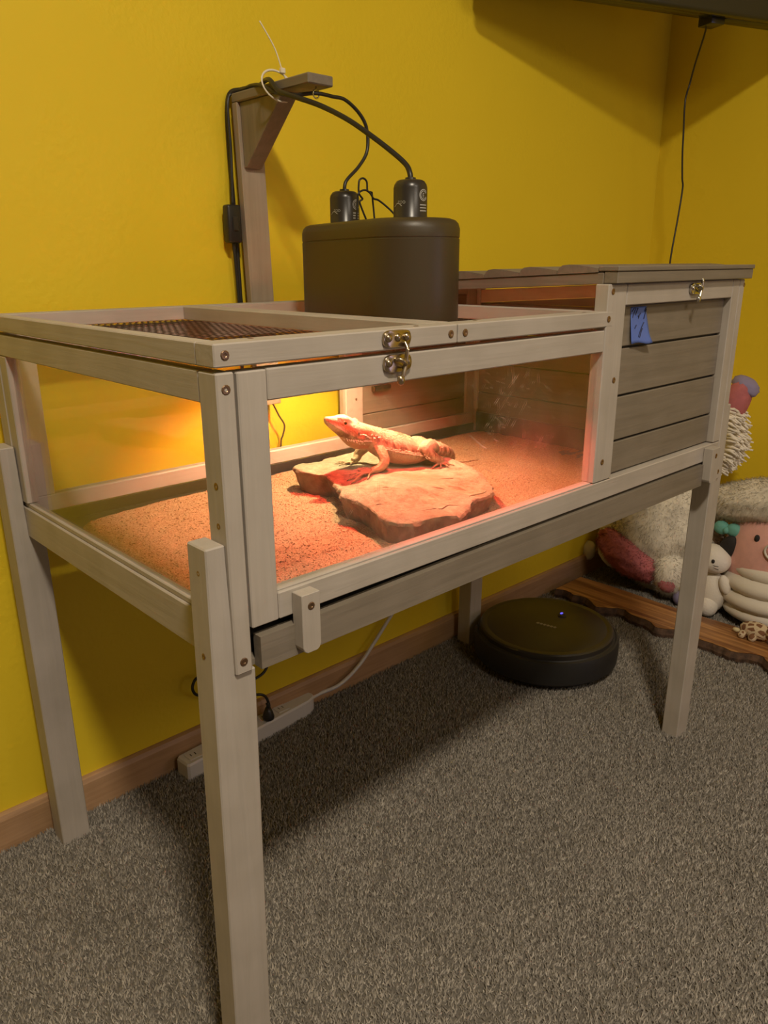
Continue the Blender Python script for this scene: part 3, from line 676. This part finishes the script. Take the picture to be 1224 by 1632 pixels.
    at=m2.attributes.new('zone','FLOAT','POINT'); at.data.foreach_set('value',z.astype(np.float32))
    def seg(a,b,r):
        a=np.array(a);b=np.array(b);d=b-a;t=np.clip(((c-a)@d)/(d@d),0,1)[:,None]; return np.clip(1.3-np.linalg.norm(c-(a+d*t),axis=1)/r,0,1)
    mk=np.zeros(nv)
    for sg in (1,-1):
        Ls=lat*sg
        mk=np.maximum(mk,seg(n0+ax*.60+Ls*.0165+upv*.004,n0+ax*.95+Ls*.007+upv*.0015,.0042))
        mk=np.maximum(mk,seg(n0+ax*.56+Ls*.0175+upv*.002,n0+ax*.24+Ls*.0235-upv*.002,.0062))
        mk=np.maximum(mk,.8*seg(n0+ax*.30+Ls*.0225+upv*.006,n0+ax*.05+Ls*.0195+upv*.006,.0035))
    a2=m2.attributes.new('mark','FLOAT','POINT'); a2.data.foreach_set('value',mk.astype(np.float32))
    bv=BVHTree.FromPolygons([Vector(v) for v in c],[list(p.vertices) for p in m2.polygons])
    def cone(b,p,d,r,l):
        d=d.normalized(); a=d.orthogonal().normalized(); q=d.cross(a)
        R=[b.verts.new(p+r*(a*math.cos(t)+q*math.sin(t))) for t in (0,1.2566,2.513,3.77,5.027)]; T=b.verts.new(p+d*l)
        for k in range(5): b.faces.new((R[k],R[(k+1)%5],T))
        b.faces.new(R[::-1])
    side=Vector((-.39,-.92,0))
    def row(name,A,Bp,n,r,l,jit,dirz=0,two=True):
        b=bmesh.new()
        for sg in ((1,-1) if two else (1,)):
            for k in range(n):
                t=k/(n-1); P=Vector(A).lerp(Vector(Bp),t); s=side*sg
                org=P+s*.08+Vector((0,0,random.uniform(-jit,jit))); h=bv.ray_cast(org,-s)
                if h[0] is None: continue
                cone(b,h[0]-h[1]*.0005,h[1]*.8+Vector((.7,-.3,dirz)),r*random.uniform(.8,1.2),l*random.uniform(.8,1.2))
        q=from_bm(name,b,'spike',L); q['kind']='stuff'
    row('flank_spikes',(.492,.336,.6085),(.556,.309,.5915),22,.0015,.0050,.0007)
    row('flank_spikes',(.494,.335,.6110),(.553,.310,.5950),20,.0011,.0035,.0012)
    row('beard_spikes',(.437,.359,.6280),(.472,.344,.6215),13,.0011,.0040,.0008,-.3)
    row('beard_spikes',(.430,.362,.6285),(.462,.348,.6175),9,.0010,.0034,.0010,-.4)
    row('neck_spikes',(.455,.351,.6330),(.484,.339,.6270),9,.0014,.0045,.0025)
    b=bmesh.new()
    for k in range(13):   # fringe across the back of the crown
        t=k/12-.5; P=n0+ax*(.33-.1*abs(t))+lat*(t*.034)
        h=bv.ray_cast(P+Vector((0,0,.08)),Vector((0,0,-1)))
        if h[0]: cone(b,h[0]-h[1]*.0006,Vector((.7,-.25,.55)),.0015,.0055)
    q=from_bm('crown_spikes',b,'spike',L); q['kind']='stuff'
    b=bmesh.new()
    for k in range(260):  # rows of small keeled scales over the back
        t=random.random(); P=Vector((.485,.3386,0)).lerp(Vector((.590,.2950,0)),t)+Vector((.39,.92,0))*random.gauss(-.004,.009)
        h=bv.ray_cast(P+Vector((0,0,.75)),Vector((0,0,-1)))
        if h[0]: cone(b,h[0]-h[1]*.0004,h[1]*.35+Vector((.85,-.35,.1)),.0010,.0028)
    q=from_bm('back_spikes',b,'spike',L); q['kind']='stuff'
    for sg in (1,-1):
        s=lat*sg; h=bv.ray_cast(n0+ax*.615+upv*.0062+s*.06,-s)
        if h[0]:
            e=ell('eye',h[0]-s*.0012,(.0030,.0030,.0030),'eye_dark',L,2)
            a=[h[0]+s*.0002+.0036*(axn*math.cos(t)+upv*.8*math.sin(t)) for t in np.linspace(0,2*math.pi,15)]
            bb=bmesh.new(); bm_tube(bb,a,.0009,6); from_bm('eyelid',bb,'eye_rim',L,True)
        h=bv.ray_cast(n0+ax*.30+upv*.000+s*.06,-s)
        if h[0]: ell('ear_opening',h[0]-s*.0004,(.0026,.0010,.0030),'claw',L,2)
        h=bv.ray_cast(n0+ax*.93+upv*.0012+s*.06,-s)
        if h[0]: ell('nostril',h[0],(.0007,.0007,.0007),'claw',L,1)
    b=bmesh.new()
    b.free()
    for p,d in toes:
        b=bmesh.new(); cone(b,p-d*.0006,d+Vector((0,0,-.15)),.0009,.0042); from_bm('claw',b,'claw',L)
    return L
lizard()

# ------------------------------------------------------------------ twin dome lamp
LAMP=tag(empty('twin_dome_lamp',(.46,.31,.81)),'black twin dome heat lamp standing on the wire mesh lid','lamp'); LAMP.location=(0,0,0)
CN,CF=Vector((.4455,.2215)),Vector((.4880,.4060))
def stadium(r, n=14):
    d=(CF-CN).normalized(); a0=math.atan2(d.y,d.x); out=[]
    for k in range(n+1): a=a0-math.pi/2+math.pi*k/n; out.append((CF.x+r*math.cos(a),CF.y+r*math.sin(a)))
    for k in range(n+1): a=a0+math.pi/2+math.pi*k/n; out.append((CN.x+r*math.cos(a),CN.y+r*math.sin(a)))
    return out
def hood():
    R=.0665; prof=[(R,.8085),(R,.8095),(R,.905),(R,.9185),(R-.0007,.9192),(R-.0007,.9206),(R,.9213),(R,.932),(R-.002,.9385),(R-.006,.9425),(R-.012,.9445),(.02,.9450)]
    inner=[(.02,.9420),(R-.010,.9410),(R-.0035,.932),(R-.0022,.8085)]
    bm=bmesh.new(); rows=[]
    for r,z in prof+inner: rows.append([bm.verts.new((x,y,z)) for x,y in stadium(r)])
    n=len(rows[0])
    for i in range(len(rows)-1):
        if i==len(prof)-1: continue
        for k in range(n): j=(k+1)%n; bm.faces.new((rows[i][k],rows[i][j],rows[i+1][j],rows[i+1][k]))
    bm.faces.new(rows[len(prof)-1]); bm.faces.new(rows[len(prof)][::-1])
    for k in range(n): j=(k+1)%n; bm.faces.new((rows[-1][k],rows[-1][j],rows[0][j],rows[0][k]))
    return autosmooth(from_bm('lamp_hood',bm,'hood_black',LAMP),35)
hood()
def wrap_text(txt,size,c,R,ang,z,mat,parent,name):
    cu=bpy.data.curves.new('t','FONT'); cu.body=txt; cu.size=size; cu.align_x='CENTER'; cu.extrude=0
    o=bpy.data.objects.new('t',cu); COL.objects.link(o); dg=bpy.context.evaluated_depsgraph_get(); dg.update()
    me=bpy.data.meshes.new_from_object(o.evaluated_get(dg),depsgraph=dg); bpy.data.objects.remove(o)
    for v in me.vertices:
        a=ang+v.co.x/R; v.co=Vector((c[0]+R*math.cos(a),c[1]+R*math.sin(a),z+v.co.y))
    return link(name,me,mat,parent)
def strip_on(c,R,ang,pts,wd,mat,parent,name):
    """thin printed line on the cap: pts are (arc, z)"""
    bm=bmesh.new(); rows=[]
    for i,(s,z) in enumerate(pts):
        q=pts[min(i+1,len(pts)-1)]; p=pts[max(i-1,0)]; d=Vector((q[0]-p[0],q[1]-p[1])).normalized(); nrm=Vector((-d.y,d.x))*wd/2
        row=[]
        for sg in (1,-1):
            a=ang+(s+nrm.x*sg)/R; row.append(bm.verts.new((c[0]+R*math.cos(a),c[1]+R*math.sin(a),z+nrm.y*sg)))
        rows.append(row)
    for a,b in zip(rows,rows[1:]): bm.faces.new((a[0],a[1],b[1],b[0]))
    return from_bm(name,bm,mat,parent)
def socket(c,h):
    R=.0225; z0=.9447; cap=empty('socket_cap',(0,0,0),LAMP)
    o=lathe('cap_shell',[(0,z0),(R+.0008,z0),(R+.0008,z0+.002),(R,z0+.003),(R,z0+h-.010),(R-.001,z0+h-.006),(R-.004,z0+h-.0015),(R-.0075,z0+h),(.0075,z0+h),(.0070,z0+h+.003),(.0050,z0+h+.0035),(0,z0+h+.0035)],(c[0],c[1],0),'cap_black',cap,36); autosmooth(o,50)
    ca=math.atan2(-.5579-c[1],-.3326-c[0])   # turned so that the printing faces the open side of the table
    Rr=R+.0003
    wrap_text('ZOO',.0052,c,Rr,ca-.55,z0+.018,'print_grey',cap,'printed_logo')
    strip_on(c,Rr,ca-.55,[(-.0135+.0012*i,z0+.0165+.0022*math.sin(i*.42-1.2)) for i in range(13)],.0010,'print_grey',cap,'printed_swoosh')
    for rr in (.0068,.0050):
        strip_on(c,Rr,ca+.86,[(rr*math.cos(t),z0+.0285+rr*math.sin(t)) for t in np.linspace(.4,5.9,26)],.0010,'print_grey',cap,'printed_ring')
    wrap_text('E',.0075,c,Rr,ca+.84,z0+.0258,'print_grey',cap,'printed_mark'); 
    for k in range(3): strip_on(c,Rr,ca+.86,[(-.0062+.0124*i/6,z0+.0165-k*.0036) for i in range(7)],.0014,'print_grey',cap,'printed_line')
    return z0+h+.003
ZN=socket(CN,.0480); ZF=socket(CF,.0480)
def bulb(c,mat):
    b=empty('bulb',(0,0,0),LAMP)
    lathe('bulb_glass',[(0,.866),(.018,.867),(.026,.873),(.028,.884),(.023,.899),(.014,.915),(.012,.926),(0,.926)],(c[0],c[1],0),mat,b,20); lathe('bulb_base',[(0,.9262),(.0125,.9262),(.0125,.9405),(0,.9405)],(c[0],c[1],0),'steel',b,16)
bulb(CF,'bulb_white'); bulb(CN,'bulb_red')
# wire hanger, folded
mid=(CN+CF)/2
tube('wire_hanger',[(.4430,.328,.9448),(.4440,.326,.975),(.4452,.325,.983),(.4518,.325,.9868),(.4590,.325,.9878),(.4674,.325,.9841),(.4740,.325,.9775),(.4832,.323,.9748),(.5000,.315,.961),(.5120,.308,.9452)],.0014,'cord_black',LAMP,7)
tube('wire_hanger',[(.4670,.331,.9448),(.4530,.331,.9700),(.4540,.331,.9740),(.4580,.331,.9765),(.4545,.331,.9800),(.4508,.331,.9850),(.4515,.331,.9985),(.4545,.331,1.0025),(.4593,.331,1.0040),(.4645,.331,1.0020),(.4668,.331,.9980),(.4675,.331,.9890),(.4700,.331,.9868),(.4750,.331,.9860),(.4768,.331,.9820),(.4815,.331,.9448)],.0014,'cord_black',LAMP,7)
# cords run from the caps over the bracket arm and down behind the table
c1=tube('power_cord',[(CF.x,CF.y,ZF-.002),(.4931,.407,1.0082),(.5216,.410,1.0306),(.5406,.412,1.0543),(.5420,.414,1.0854),(.5266,.414,1.1054),(.4979,.412,1.1195),(.4723,.410,1.1205),(.4400,.408,1.1205),(.4200,.430,1.1190),(.4120,.460,1.1240),(.4120,.500,1.1400),(.4220,.540,1.1478),(.4280,.575,1.1478),(.4190,.5935,1.1440),(.4105,.5940,1.1250),(.4100,.592,1.060),(.4060,.590,.978)],.0027,'cord_black',LAMP,8)
c2=tube('power_cord',[(CN.x,CN.y,ZN-.002),(.4465,.224,1.0023),(.4490,.235,1.0140),(.4451,.262,1.0336),(.4378,.300,1.0584),(.4313,.335,1.0788),(.4240,.380,1.0993),(.4120,.420,1.1141),(.4085,.455,1.1265),(.4130,.480,1.1440),(.4250,.510,1.1500),(.4380,.550,1.1490),(.4330,.585,1.1500),(.4180,.602,1.1400),(.4145,.6035,1.080),(.4175,.6035,.960),(.4200,.6035,.800)],.0036,'cord_black',LAMP,8)
o=box('inline_switch',.3905,.4165,.581,.5985,.9215,.9800,'cord_black',c1,bev=.004,seg=3); autosmooth(o,50)
box('switch_rocker',.3985,.4085,.5785,.5815,.940,.962,'cap_black',c1,bev=.001)
tube('cord_tail',[(.4040,.591,.924),(.4060,.591,.890),(.4080,.592,.850),(.409,.593,.780),(.405,.594,.600),(.40,.594,.42),(.41,.592,.24),(.424,.590,.165),(.418,.586,.135),(.392,.584,.122),(.330,.585,.126),(.275,.585,.170),(.256,.585,.160),(.262,.585,.138),(.300,.585,.122),(.36,.583,.095),(.398,.576,.085),(.408,.572,.062),(.405,.570,.052)],.0028,'cord_black',c1,7)
PL=tag(empty('power_plug',(0,0,0)),'black plug pushed into the white power strip','plug')
lathe('plug_body',[(0,.0315),(.0115,.0315),(.012,.036),(.0085,.048),(.005,.056),(0,.0565)],(.405,.571,0),'cord_black',PL,14)
tube('cord_relief',[(.405,.571,.055),(.405,.571,.062),(.404,.572,.066)],.0036,'cord_black',PL,8)
# zip tie round the cords
ZT=tag(empty('zip_tie',(0,0,0)),'pale nylon zip tie looped round the cords and bracket arm','zip tie')
cz,rz=Vector((.4265,.4800,1.1385)),.030
ring=[cz+Vector((.0315*math.cos(t)+.0,.008*math.sin(t*1.0+.6),.0215*math.sin(t))) for t in np.linspace(0,2*math.pi,30)]
bm=bmesh.new(); bm_tube(bm,ring,.0017,6,caps=False,flat=.6); from_bm('loop',bm,'nylon',ZT,True)
hd=cz+Vector((.012,.004,.0215)); box('lock_head',hd.x-.004,hd.x+.004,hd.y-.003,hd.y+.003,hd.z-.003,hd.z+.0045,'nylon',ZT,bev=.001)
tube('tail_end',[hd+Vector((.010,.0,-.016)),hd,hd+Vector((-.010,.004,.030)),hd+Vector((-.030,.010,.062))],.0011,'nylon',ZT,6)

# thin cord hanging behind the rear glass
tag(tube('thin_cable',[(.452,.5915,.660),(.4640,.590,.650),(.4780,.590,.625),(.4890,.590,.606),(.4845,.590,.588),(.4790,.590,.572),(.476,.590,.50),(.47,.590,.40)],.0016,'cord_black'),'thin dark cable kinked against the wall behind the rear glass','cable')

# ------------------------------------------------------------------ blue tape on the panel
TP=tag(empty('painters_tape',(0,0,0)),'torn blue tape piece with pen marks on grey boards','tape')
bm=bmesh.new(); nx,nz=10,12; g=[]
for j in range(nz+1):
    for i in range(nx+1):
        u,v=i/nx,j/nz; x=.6655+.0410*u+.0095*(1-v)**1.6*(.25+.75*u)-.001*math.sin(v*9)*(u>.95); z=.7795+.0500*v+.0015*math.sin(u*6)*(1-v)
        y=.0100-.0105*(1-v)**2.2*(.35+.65*u)-.0006*math.sin(u*5+v*4); g.append(bm.verts.new((x,y,z)))
for j in range(nz):
    for i in range(nx): a=j*(nx+1)+i; bm.faces.new((g[a],g[a+1],g[a+nx+2],g[a+nx+1]))
ts=from_bm('tape_strip',bm,'tape_blue',TP,True); md=ts.modifiers.new('t','SOLIDIFY'); md.thickness=.0004
def tp(u,v): x=.6655+.0410*u+.0095*(1-v)**1.6*(.25+.75*u); z=.7795+.0500*v; y=.0100-.0105*(1-v)**2.2*(.35+.65*u)-.0006*math.sin(u*5+v*4); return Vector((x,y-.0006,z))
for a,b in (((.05,.88),(.20,.97)),((.10,.72),(.30,.96)),((.30,.78),(.42,.96)),((.45,.74),(.60,.82)),((.78,.66),(.95,.93)),((.83,.86),(.93,.97)),((.20,.42),(.32,.50)),((.34,.18),(.78,.56)),((.40,.16),(.66,.40)),((.48,.68),(.52,.76))):
    bm=bmesh.new(); bm_tube(bm,[tp(a[0]+(b[0]-a[0])*t/4,a[1]+(b[1]-a[1])*t/4) for t in range(5)],.0007,5); from_bm('pen_mark',bm,'ink',TP)

# ------------------------------------------------------------------ power strip
PS=tag(empty('power_strip',(0,0,0)),'white power strip lying along the baseboard under the table','power strip')
d=Vector((.3007,.0234,0)).normalized(); nn=Vector((-d.y,d.x,0)); p0=Vector((.2140,.5490,FZ))
def psb(bm,u0,u1,v0,v1,z0,z1,bev,seg):
    bm_box(bm,u0,u1,v0,v1,z0,z1,bev,seg)
bm=bmesh.new(); n=8
L,Wd=.318,.040; out=[(0,.004),(.004,0)]+[(L-.030+.030*math.sin(t),Wd*.45*(1-math.cos(t))) for t in np.linspace(0,math.pi/2,8)]+[(L-.002,Wd*.6),(L-.014,Wd),(.004,Wd),(0,Wd-.004)]
for zz_,k in ((0,1),(.032,1),(.036,.90)):
    for u,v in out:
        uu=L/2+(u-L/2)*(1 if k==1 else .985); vv=Wd/2+(v-Wd/2)*k; q=p0+d*uu+nn*vv; bm.verts.new((q.x,q.y,FZ+zz_))
bm.verts.ensure_lookup_table(); m=len(out)
for r in range(2):
    for k in range(m): j=(k+1)%m; bm.faces.new([bm.verts[t] for t in (r*m+k,r*m+j,(r+1)*m+j,(r+1)*m+k)])
bm.faces.new([bm.verts[t] for t in range(m)][::-1]); bm.faces.new([bm.verts[2*m+t] for t in range(m)])
from_bm('strip_body',bm,'plastic_white',PS)
for k in range(6):
    q=p0+d*(.025+.042*k)+nn*.020
    ol=box('outlet',q.x-.013,q.x+.013,q.y-.012,q.y+.012,FZ+.0355,FZ+.0372,'plastic_white',PS,bev=.0008)
    for s in (-.0045,.0045): box('slot',q.x+s-.0008,q.x+s+.0008,q.y-.002,q.y+.005,FZ+.0370,FZ+.0375,'slot_black',ol,bev=0)
e=p0+d*(L-.004)+nn*.022
tube('strip_cord',[(e.x,e.y,.012),(e.x+.03,e.y+.004,.012),(.600,.585,.022),(.655,.586,.045),(.700,.588,.080),(.745,.591,.118),(.775,.592,.150),(.80,.593,.22),(.82,.594,.36),(.82,.594,.50)],.0042,'plastic_white',PS,10)

# ------------------------------------------------------------------ robot vacuum
VC=tag(empty('robot_vacuum',(1.06,.38,FZ)),'round black robot vacuum parked under the table','vacuum'); VC.location=(0,0,0)
vc=(1.06,.38,0)
lathe('vacuum_body',[(0,.004),(.150,.004),(.158,.012),(.158,.070),(0,.070)],vc,'vac_rim',VC,64)
o=lathe('top_plate',[(.153,.0702),(.153,.0800),(.150,.0830),(.142,.0840),(.139,.0832),(.1365,.0832),(.1345,.0842),(0,.0850)],vc,'vac_black',VC,72); autosmooth(o,30)
bm=bmesh.new(); n=40; rows=[]
a0=math.atan2(-1,-.9)
for k in range(n+1):
    a=a0-1.75+3.5*k/n; rows.append([bm.verts.new((vc[0]+r*math.cos(a),vc[1]+r*math.sin(a),z)) for r,z in ((.1590,.014),(.1650,.016),(.1660,.030),(.1660,.058),(.1635,.068),(.1590,.070))])
for a,b in zip(rows,rows[1:]):
    for k in range(6): j=(k+1)%6; bm.faces.new((a[k],a[j],b[j],b[k]))
bm.faces.new(rows[0]); bm.faces.new(rows[-1][::-1]); autosmooth(from_bm('bumper',bm,'vac_rim',VC),35)
lathe('power_button',[(.0105,.0850),(.0100,.0860),(0,.0862)],(1.120,.378,0),'vac_rim',VC,20)
ell('indicator_light',(1.1294,.3852,.0862),(.0048,.0030,.0012),'led',VC,2)
bm=bmesh.new()
for k in range(6):
    q=Vector((1.0475,.3945,.0852))+Vector((.0018,-.0082,0))*k; bm_box(bm,q.x-.0040,q.x+.0040,q.y-.0030,q.y+.0030,.0848,.0854)
from_bm('printed_logo',bm,'vac_logo',VC)

# ------------------------------------------------------------------ live-edge board in front of the toys
def board():
    BD=tag(empty('live_edge_board',(0,0,0)),'long wavy live edge wooden board lying in front of plush toys','board')
    Ys=np.linspace(-.45,.565,110); bm=bmesh.new(); rows=[]
    fe=lambda y: 1.372+.012*math.sin(y*38+1.0)+.008*math.sin(y*71)+.010*math.exp(-((y-.08)/.02)**2)+.005*noise.noise(Vector((y*60,0,0)))
    be=lambda y: 1.497+.003*math.sin(y*17)
    bark=bmesh.new(); br=[]
    for y in Ys:
        f,b=fe(y),be(y); rows.append([bm.verts.new(p) for p in ((f+.012,y,-.004),(f+.004,y,.0125),(f,y,.0200),(f+.006,y,.0212),(b-.004,y,.0212),(b,y,.0195),(b,y,-.004))])
        w_=.006+.004*noise.noise(Vector((y*45,3,0)))
        br.append([bark.verts.new(p) for p in ((f+.011,y,-.004),(f-w_,y,-.004),(f-w_-.002,y,.006),(f-.001,y,.0192),(f+.0035,y,.0135))])
    for R,bb,m in ((rows,bm,7),(br,bark,5)):
        for a,b in zip(R,R[1:]):
            for k in range(m): j=(k+1)%m; bb.faces.new((a[k],b[k],b[j],a[j]))
        bb.faces.new(R[0]); bb.faces.new(R[-1][::-1])
    from_bm('plank',bm,'slab_wood',BD); o=from_bm('bark_edge',bark,'bark',BD); o['label']='dark rough bark edge'
board()

# ------------------------------------------------------------------ plush toys
def fur(name, src, n, l, r, mat, parent, down=.4, zmin=-9, keep=None):
    """short tapered strands rooted on the meshes in src"""
    vs=[];fs=[];ns=[]
    tris=[]; ar=[]
    for o in src:
        me=o.data; me.calc_loop_triangles()
        for t in me.loop_triangles:
            a,b,c=[me.vertices[i].co for i in t.vertices]; tris.append((a,b,c,t.normal.copy())); ar.append(t.area)
    ar=np.array(ar); idx=np.random.choice(len(tris),n,p=ar/ar.sum())
    for i in idx:
        a,b,c,nm=tris[i]; u,v=random.random(),random.random()
        if u+v>1: u,v=1-u,1-v
        p=a+(b-a)*u+(c-a)*v
        if keep and not keep(p): continue
        d=(nm+Vector((random.gauss(0,.35),random.gauss(0,.35),random.gauss(0,.35)-down))).normalized(); q=d.orthogonal().normalized()*r; L=l*random.uniform(.6,1.2)
        k=len(vs); s=d.cross(q)
        vs+= [p+q-nm*.001,p-q*.5+s*.87-nm*.001,p-q*.5-s*.87-nm*.001,p+d*L*.6+Vector((0,0,-down*L*.15)),p+d*L+Vector((0,0,-down*L*.45))]
        ns+=[tuple(nm)]*5
        fs+= [(k,k+1,k+3),(k+1,k+2,k+3),(k+2,k,k+3),(k,k+3,k+4),(k+1,k+4,k+3)]
    me=bpy.data.meshes.new(name); me.from_pydata(vs,[],fs); o=link(name,me,mat,parent,True); me.normals_split_custom_set_from_vertices(ns); o['kind']='stuff'; return o
UN=tag(empty('white_plush_animal',(0,0,0)),'big fluffy white plush animal with pink and lavender patches against the wall','plush toy')
b1=ell('plush_body',(1.640,.405,.175),(.110,.165,.180),'plush_white',UN,4,nz=.08)
b2=ell('plush_head',(1.670,.335,.470),(.090,.098,.125),'plush_white',UN,4)
b3=ell('plush_arm',(1.620,.130,.318),(.062,.165,.058),'plush_white',UN,4,rot=Matrix.Rotation(-.22,3,'X').to_euler(),nz=.06)
b4=ell('plush_leg',(1.590,.335,.085),(.070,.055,.075),'plush_white',UN,3,nz=.06)
f1=fur('plush_fur',[b1,b3,b4],30000,.011,.0005,'plush_white',UN,.35)
r1=ell('pink_patch',(1.578,.450,.105),(.075,.115,.060),'plush_red',UN,4,rot=Matrix.Rotation(.35,3,'X').to_euler(),nz=.1)
fur('pink_fur',[r1],6000,.009,.0008,'plush_red',UN,.3)
ell('peach_patch',(1.610,.520,.115),(.065,.060,.085),'plush_cream',UN,3,nz=.08)
ell('pink_foot',(1.560,.330,.062),(.040,.032,.034),'plush_red',UN,3)
ell('toe',(1.566,.300,.062),(.018,.014,.026),'plush_yellow',UN,3); ell('lavender_toe',(1.570,.296,.022),(.026,.024,.026),'plush_lavender',UN,3)
ell('tuft',(1.585,.600,.070),(.02,.02,.03),'plush_cream',UN,2,nz=.2)
# long shaggy mane at the side of the head
bm=bmesh.new()
for k in range(210):
    t=random.random(); z=.375+.165*t; y=.258-.022*math.sin(t*math.pi)+random.uniform(-.004,.012); x=1.625+random.uniform(-.045,.05)
    p=Vector((x,y,z)); L=random.uniform(.022,.036); dz=random.uniform(-.012,.002)
    bm_tube(bm,[p,p+Vector((-.004,-L*.45,.002)),p+Vector((-.004,-L,dz))],[.0032,.0034,.0022],6)
mn=from_bm('mane',bm,'plush_white',UN,True); mn['kind']='stuff'; mn['label']='shaggy cream yarn strands'
ell('pink_ear',(1.650,.262,.540),(.040,.036,.072),'plush_red',UN,3,rot=Matrix.Rotation(.40,3,'X').to_euler())
ell('lavender_ear',(1.660,.240,.590),(.030,.036,.022),'plush_lavender',UN,3,rot=Matrix.Rotation(.5,3,'X').to_euler(),nz=.15)
PG=tag(empty('pink_plush_pig',(0,0,0)),'round pink plush pig with cream quilted belly beside the table leg','plush toy')
pc=Vector((1.655,.112,.175))
ell('pig_body',pc,(.105,.118,.150),'plush_pink',PG,4)
fwd=Vector((-.85,-.50,0)).normalized(); sd=Vector((-fwd.y,fwd.x,0))
# quilted belly of stacked rolls
for k,(z,rr,h) in enumerate(((.176,.066,.030),(.145,.090,.036),(.108,.104,.040),(.068,.108,.040),(.034,.100,.036))):
    c=pc+fwd*(.028); ell('belly_roll',(c.x,c.y,z),(rr,rr*1.12,h),'plush_cream',PG,3)
def on_pig(a,z,out=1.0):
    k=math.sqrt(max(0,1-((z-pc.z)/.150)**2)); return Vector((pc.x+math.cos(a)*.105*k*out,pc.y+math.sin(a)*.118*k*out,z))
pa=math.atan2(-.558-.112,-.333-1.62)
for s in (-.42,.50):
    p=on_pig(pa+s,.238,1.0); ell('eye',p,(.0065,.0065,.0095),'plush_black',PG,2)
p=on_pig(pa+.05,.217,1.02); ell('snout',p,(.016,.030,.024),'plush_pink',PG,3); 
bm=bmesh.new(); ring=[p+Vector((-.012,0,0))+Vector((-.002*0,.026*math.cos(t),.021*math.sin(t))) for t in np.linspace(0,2*math.pi,24)]; bm_tube(bm,ring,.0030,6,caps=False); from_bm('snout_seam',bm,'plush_cream',PG,True)
for s in (-.9,.9):
    p=on_pig(pa+s,.295,.95); ell('ear',p,(.018,.022,.032),'plush_pink',PG,2)
CT=tag(empty('small_knit_plush',(0,0,0)),'small white knit plush toy with black ear and teal bow','plush toy')
ell('knit_body',(1.568,.218,.062),(.034,.038,.058),'plush_knit',CT,3); ell('knit_head',(1.560,.220,.157),(.036,.044,.038),'plush_knit',CT,3,rot=Matrix.Rotation(.25,3,'X').to_euler())
ell('knit_arm',(1.552,.180,.098),(.014,.014,.026),'plush_knit',CT,3,rot=Matrix.Rotation(-.35,3,'X').to_euler()); ell('knit_leg',(1.548,.215,.030),(.026,.026,.030),'plush_knit',CT,3)
ell('black_ear',(1.574,.194,.190),(.014,.022,.036),'plush_black',CT,3,rot=Matrix.Rotation(.35,3,'X').to_euler())
for s in (-1,1): ell('bow',(1.585,.205+.016*s,.236),(.014,.020,.018),'plush_teal',CT,3,nz=.1)
ell('bow_knot',(1.578,.205,.234),(.010,.009,.010),'plush_teal',CT,2)
hc=Vector((1.560,.220,.157))
def on_head(dy,dz): 
    return Vector((hc.x-.036*math.sqrt(max(0,1-(dy/.046)**2-(dz/.040)**2))+.0005,hc.y+dy,hc.z+dz))
ell('eye',on_head(-.013,.005),(.0035,.0045,.0055),'plush_black',CT,2)
for k in range(2):
    bm=bmesh.new(); bm_tube(bm,[on_head(-.014,-.006-.006*k),on_head(-.020,-.007-.0075*k),on_head(-.026,-.007-.0095*k)],.0007,5); from_bm('whisker',bm,'thread_dark',CT)
GR=tag(empty('spotted_plush',(0,0,0)),'tiny brown and cream patched plush lying on the wooden board','plush toy')
ell('plush_body',(1.470,.058,.040),(.024,.040,.021),'plush_patches',GR,3); ell('plush_head',(1.462,.012,.048),(.020,.022,.020),'plush_patches',GR,3)
for dy in (.04,-.0): ell('plush_leg',(1.448,.058+dy*.6,.030),(.012,.010,.011),'plush_patches',GR,2)
ell('tail',(1.462,.100,.030),(.006,.012,.006),'plush_yellow',GR,2)

# ------------------------------------------------------------------ television across the corner
TV=tag(empty('television',(0,0,0)),'dark flat television mounted high across the room corner','television')
A=Vector((.972,.572,0)); Bq=Vector((1.684,.306,0)); dx_=(Bq-A).normalized(); nr=Vector((dx_.y,-dx_.x,0))
def tvbox(name,u0,u1,v0,v1,z0,z1,mat,bev,seg=2):
    def fn(v): q=A+dx_*v.x+nr*v.y; return (q.x,q.y,v.z)
    o=box(name,u0,u1,v0,v1,z0,z1,mat,TV,bev,seg,fn); return autosmooth(o,40)
LT=(Bq-A).length
tvbox('rear_housing',0.0,LT,.0,.035,1.391,1.80,'tv_plastic',.006)
tvbox('front_bezel',-.008,LT+.008,.0352,.060,1.387,1.830,'tv_plastic',.008,3)
tvbox('screen_panel',.012,LT-.012,.0602,.0612,1.425,1.810,'tv_glass',.0004,1)
tvbox('port_box',LT*.735,LT*.785,-.010,.030,1.378,1.41,'tv_plastic',.002)
tvbox('lower_housing',LT*.787,LT*1.0,-.004,.034,1.388,1.46,'tv_plastic',.006)
q=A+dx_*(LT*.81)
tube('tv_cord',[(1.512,.372,1.381),(1.530,.385,1.365),(1.572,.420,1.325),(1.5950,.440,1.290),(1.5810,.440,1.250),(1.588,.440,1.190),(1.594,.440,1.140),(1.6060,.440,1.085),(1.6135,.440,1.060),(1.605,.440,.990),(1.589,.440,.890),(1.585,.440,.75),(1.59,.44,.60)],.0022,'cord_black',TV,7)
# wall arm behind the set
B2=(A+Bq)/2-nr*.001
tube('wall_arm',[(B2.x,B2.y,1.62),(B2.x+.05,B2.y+.06,1.62),(B2.x+.15,.598,1.62)],.012,'tv_plastic',TV,8,curve=False)
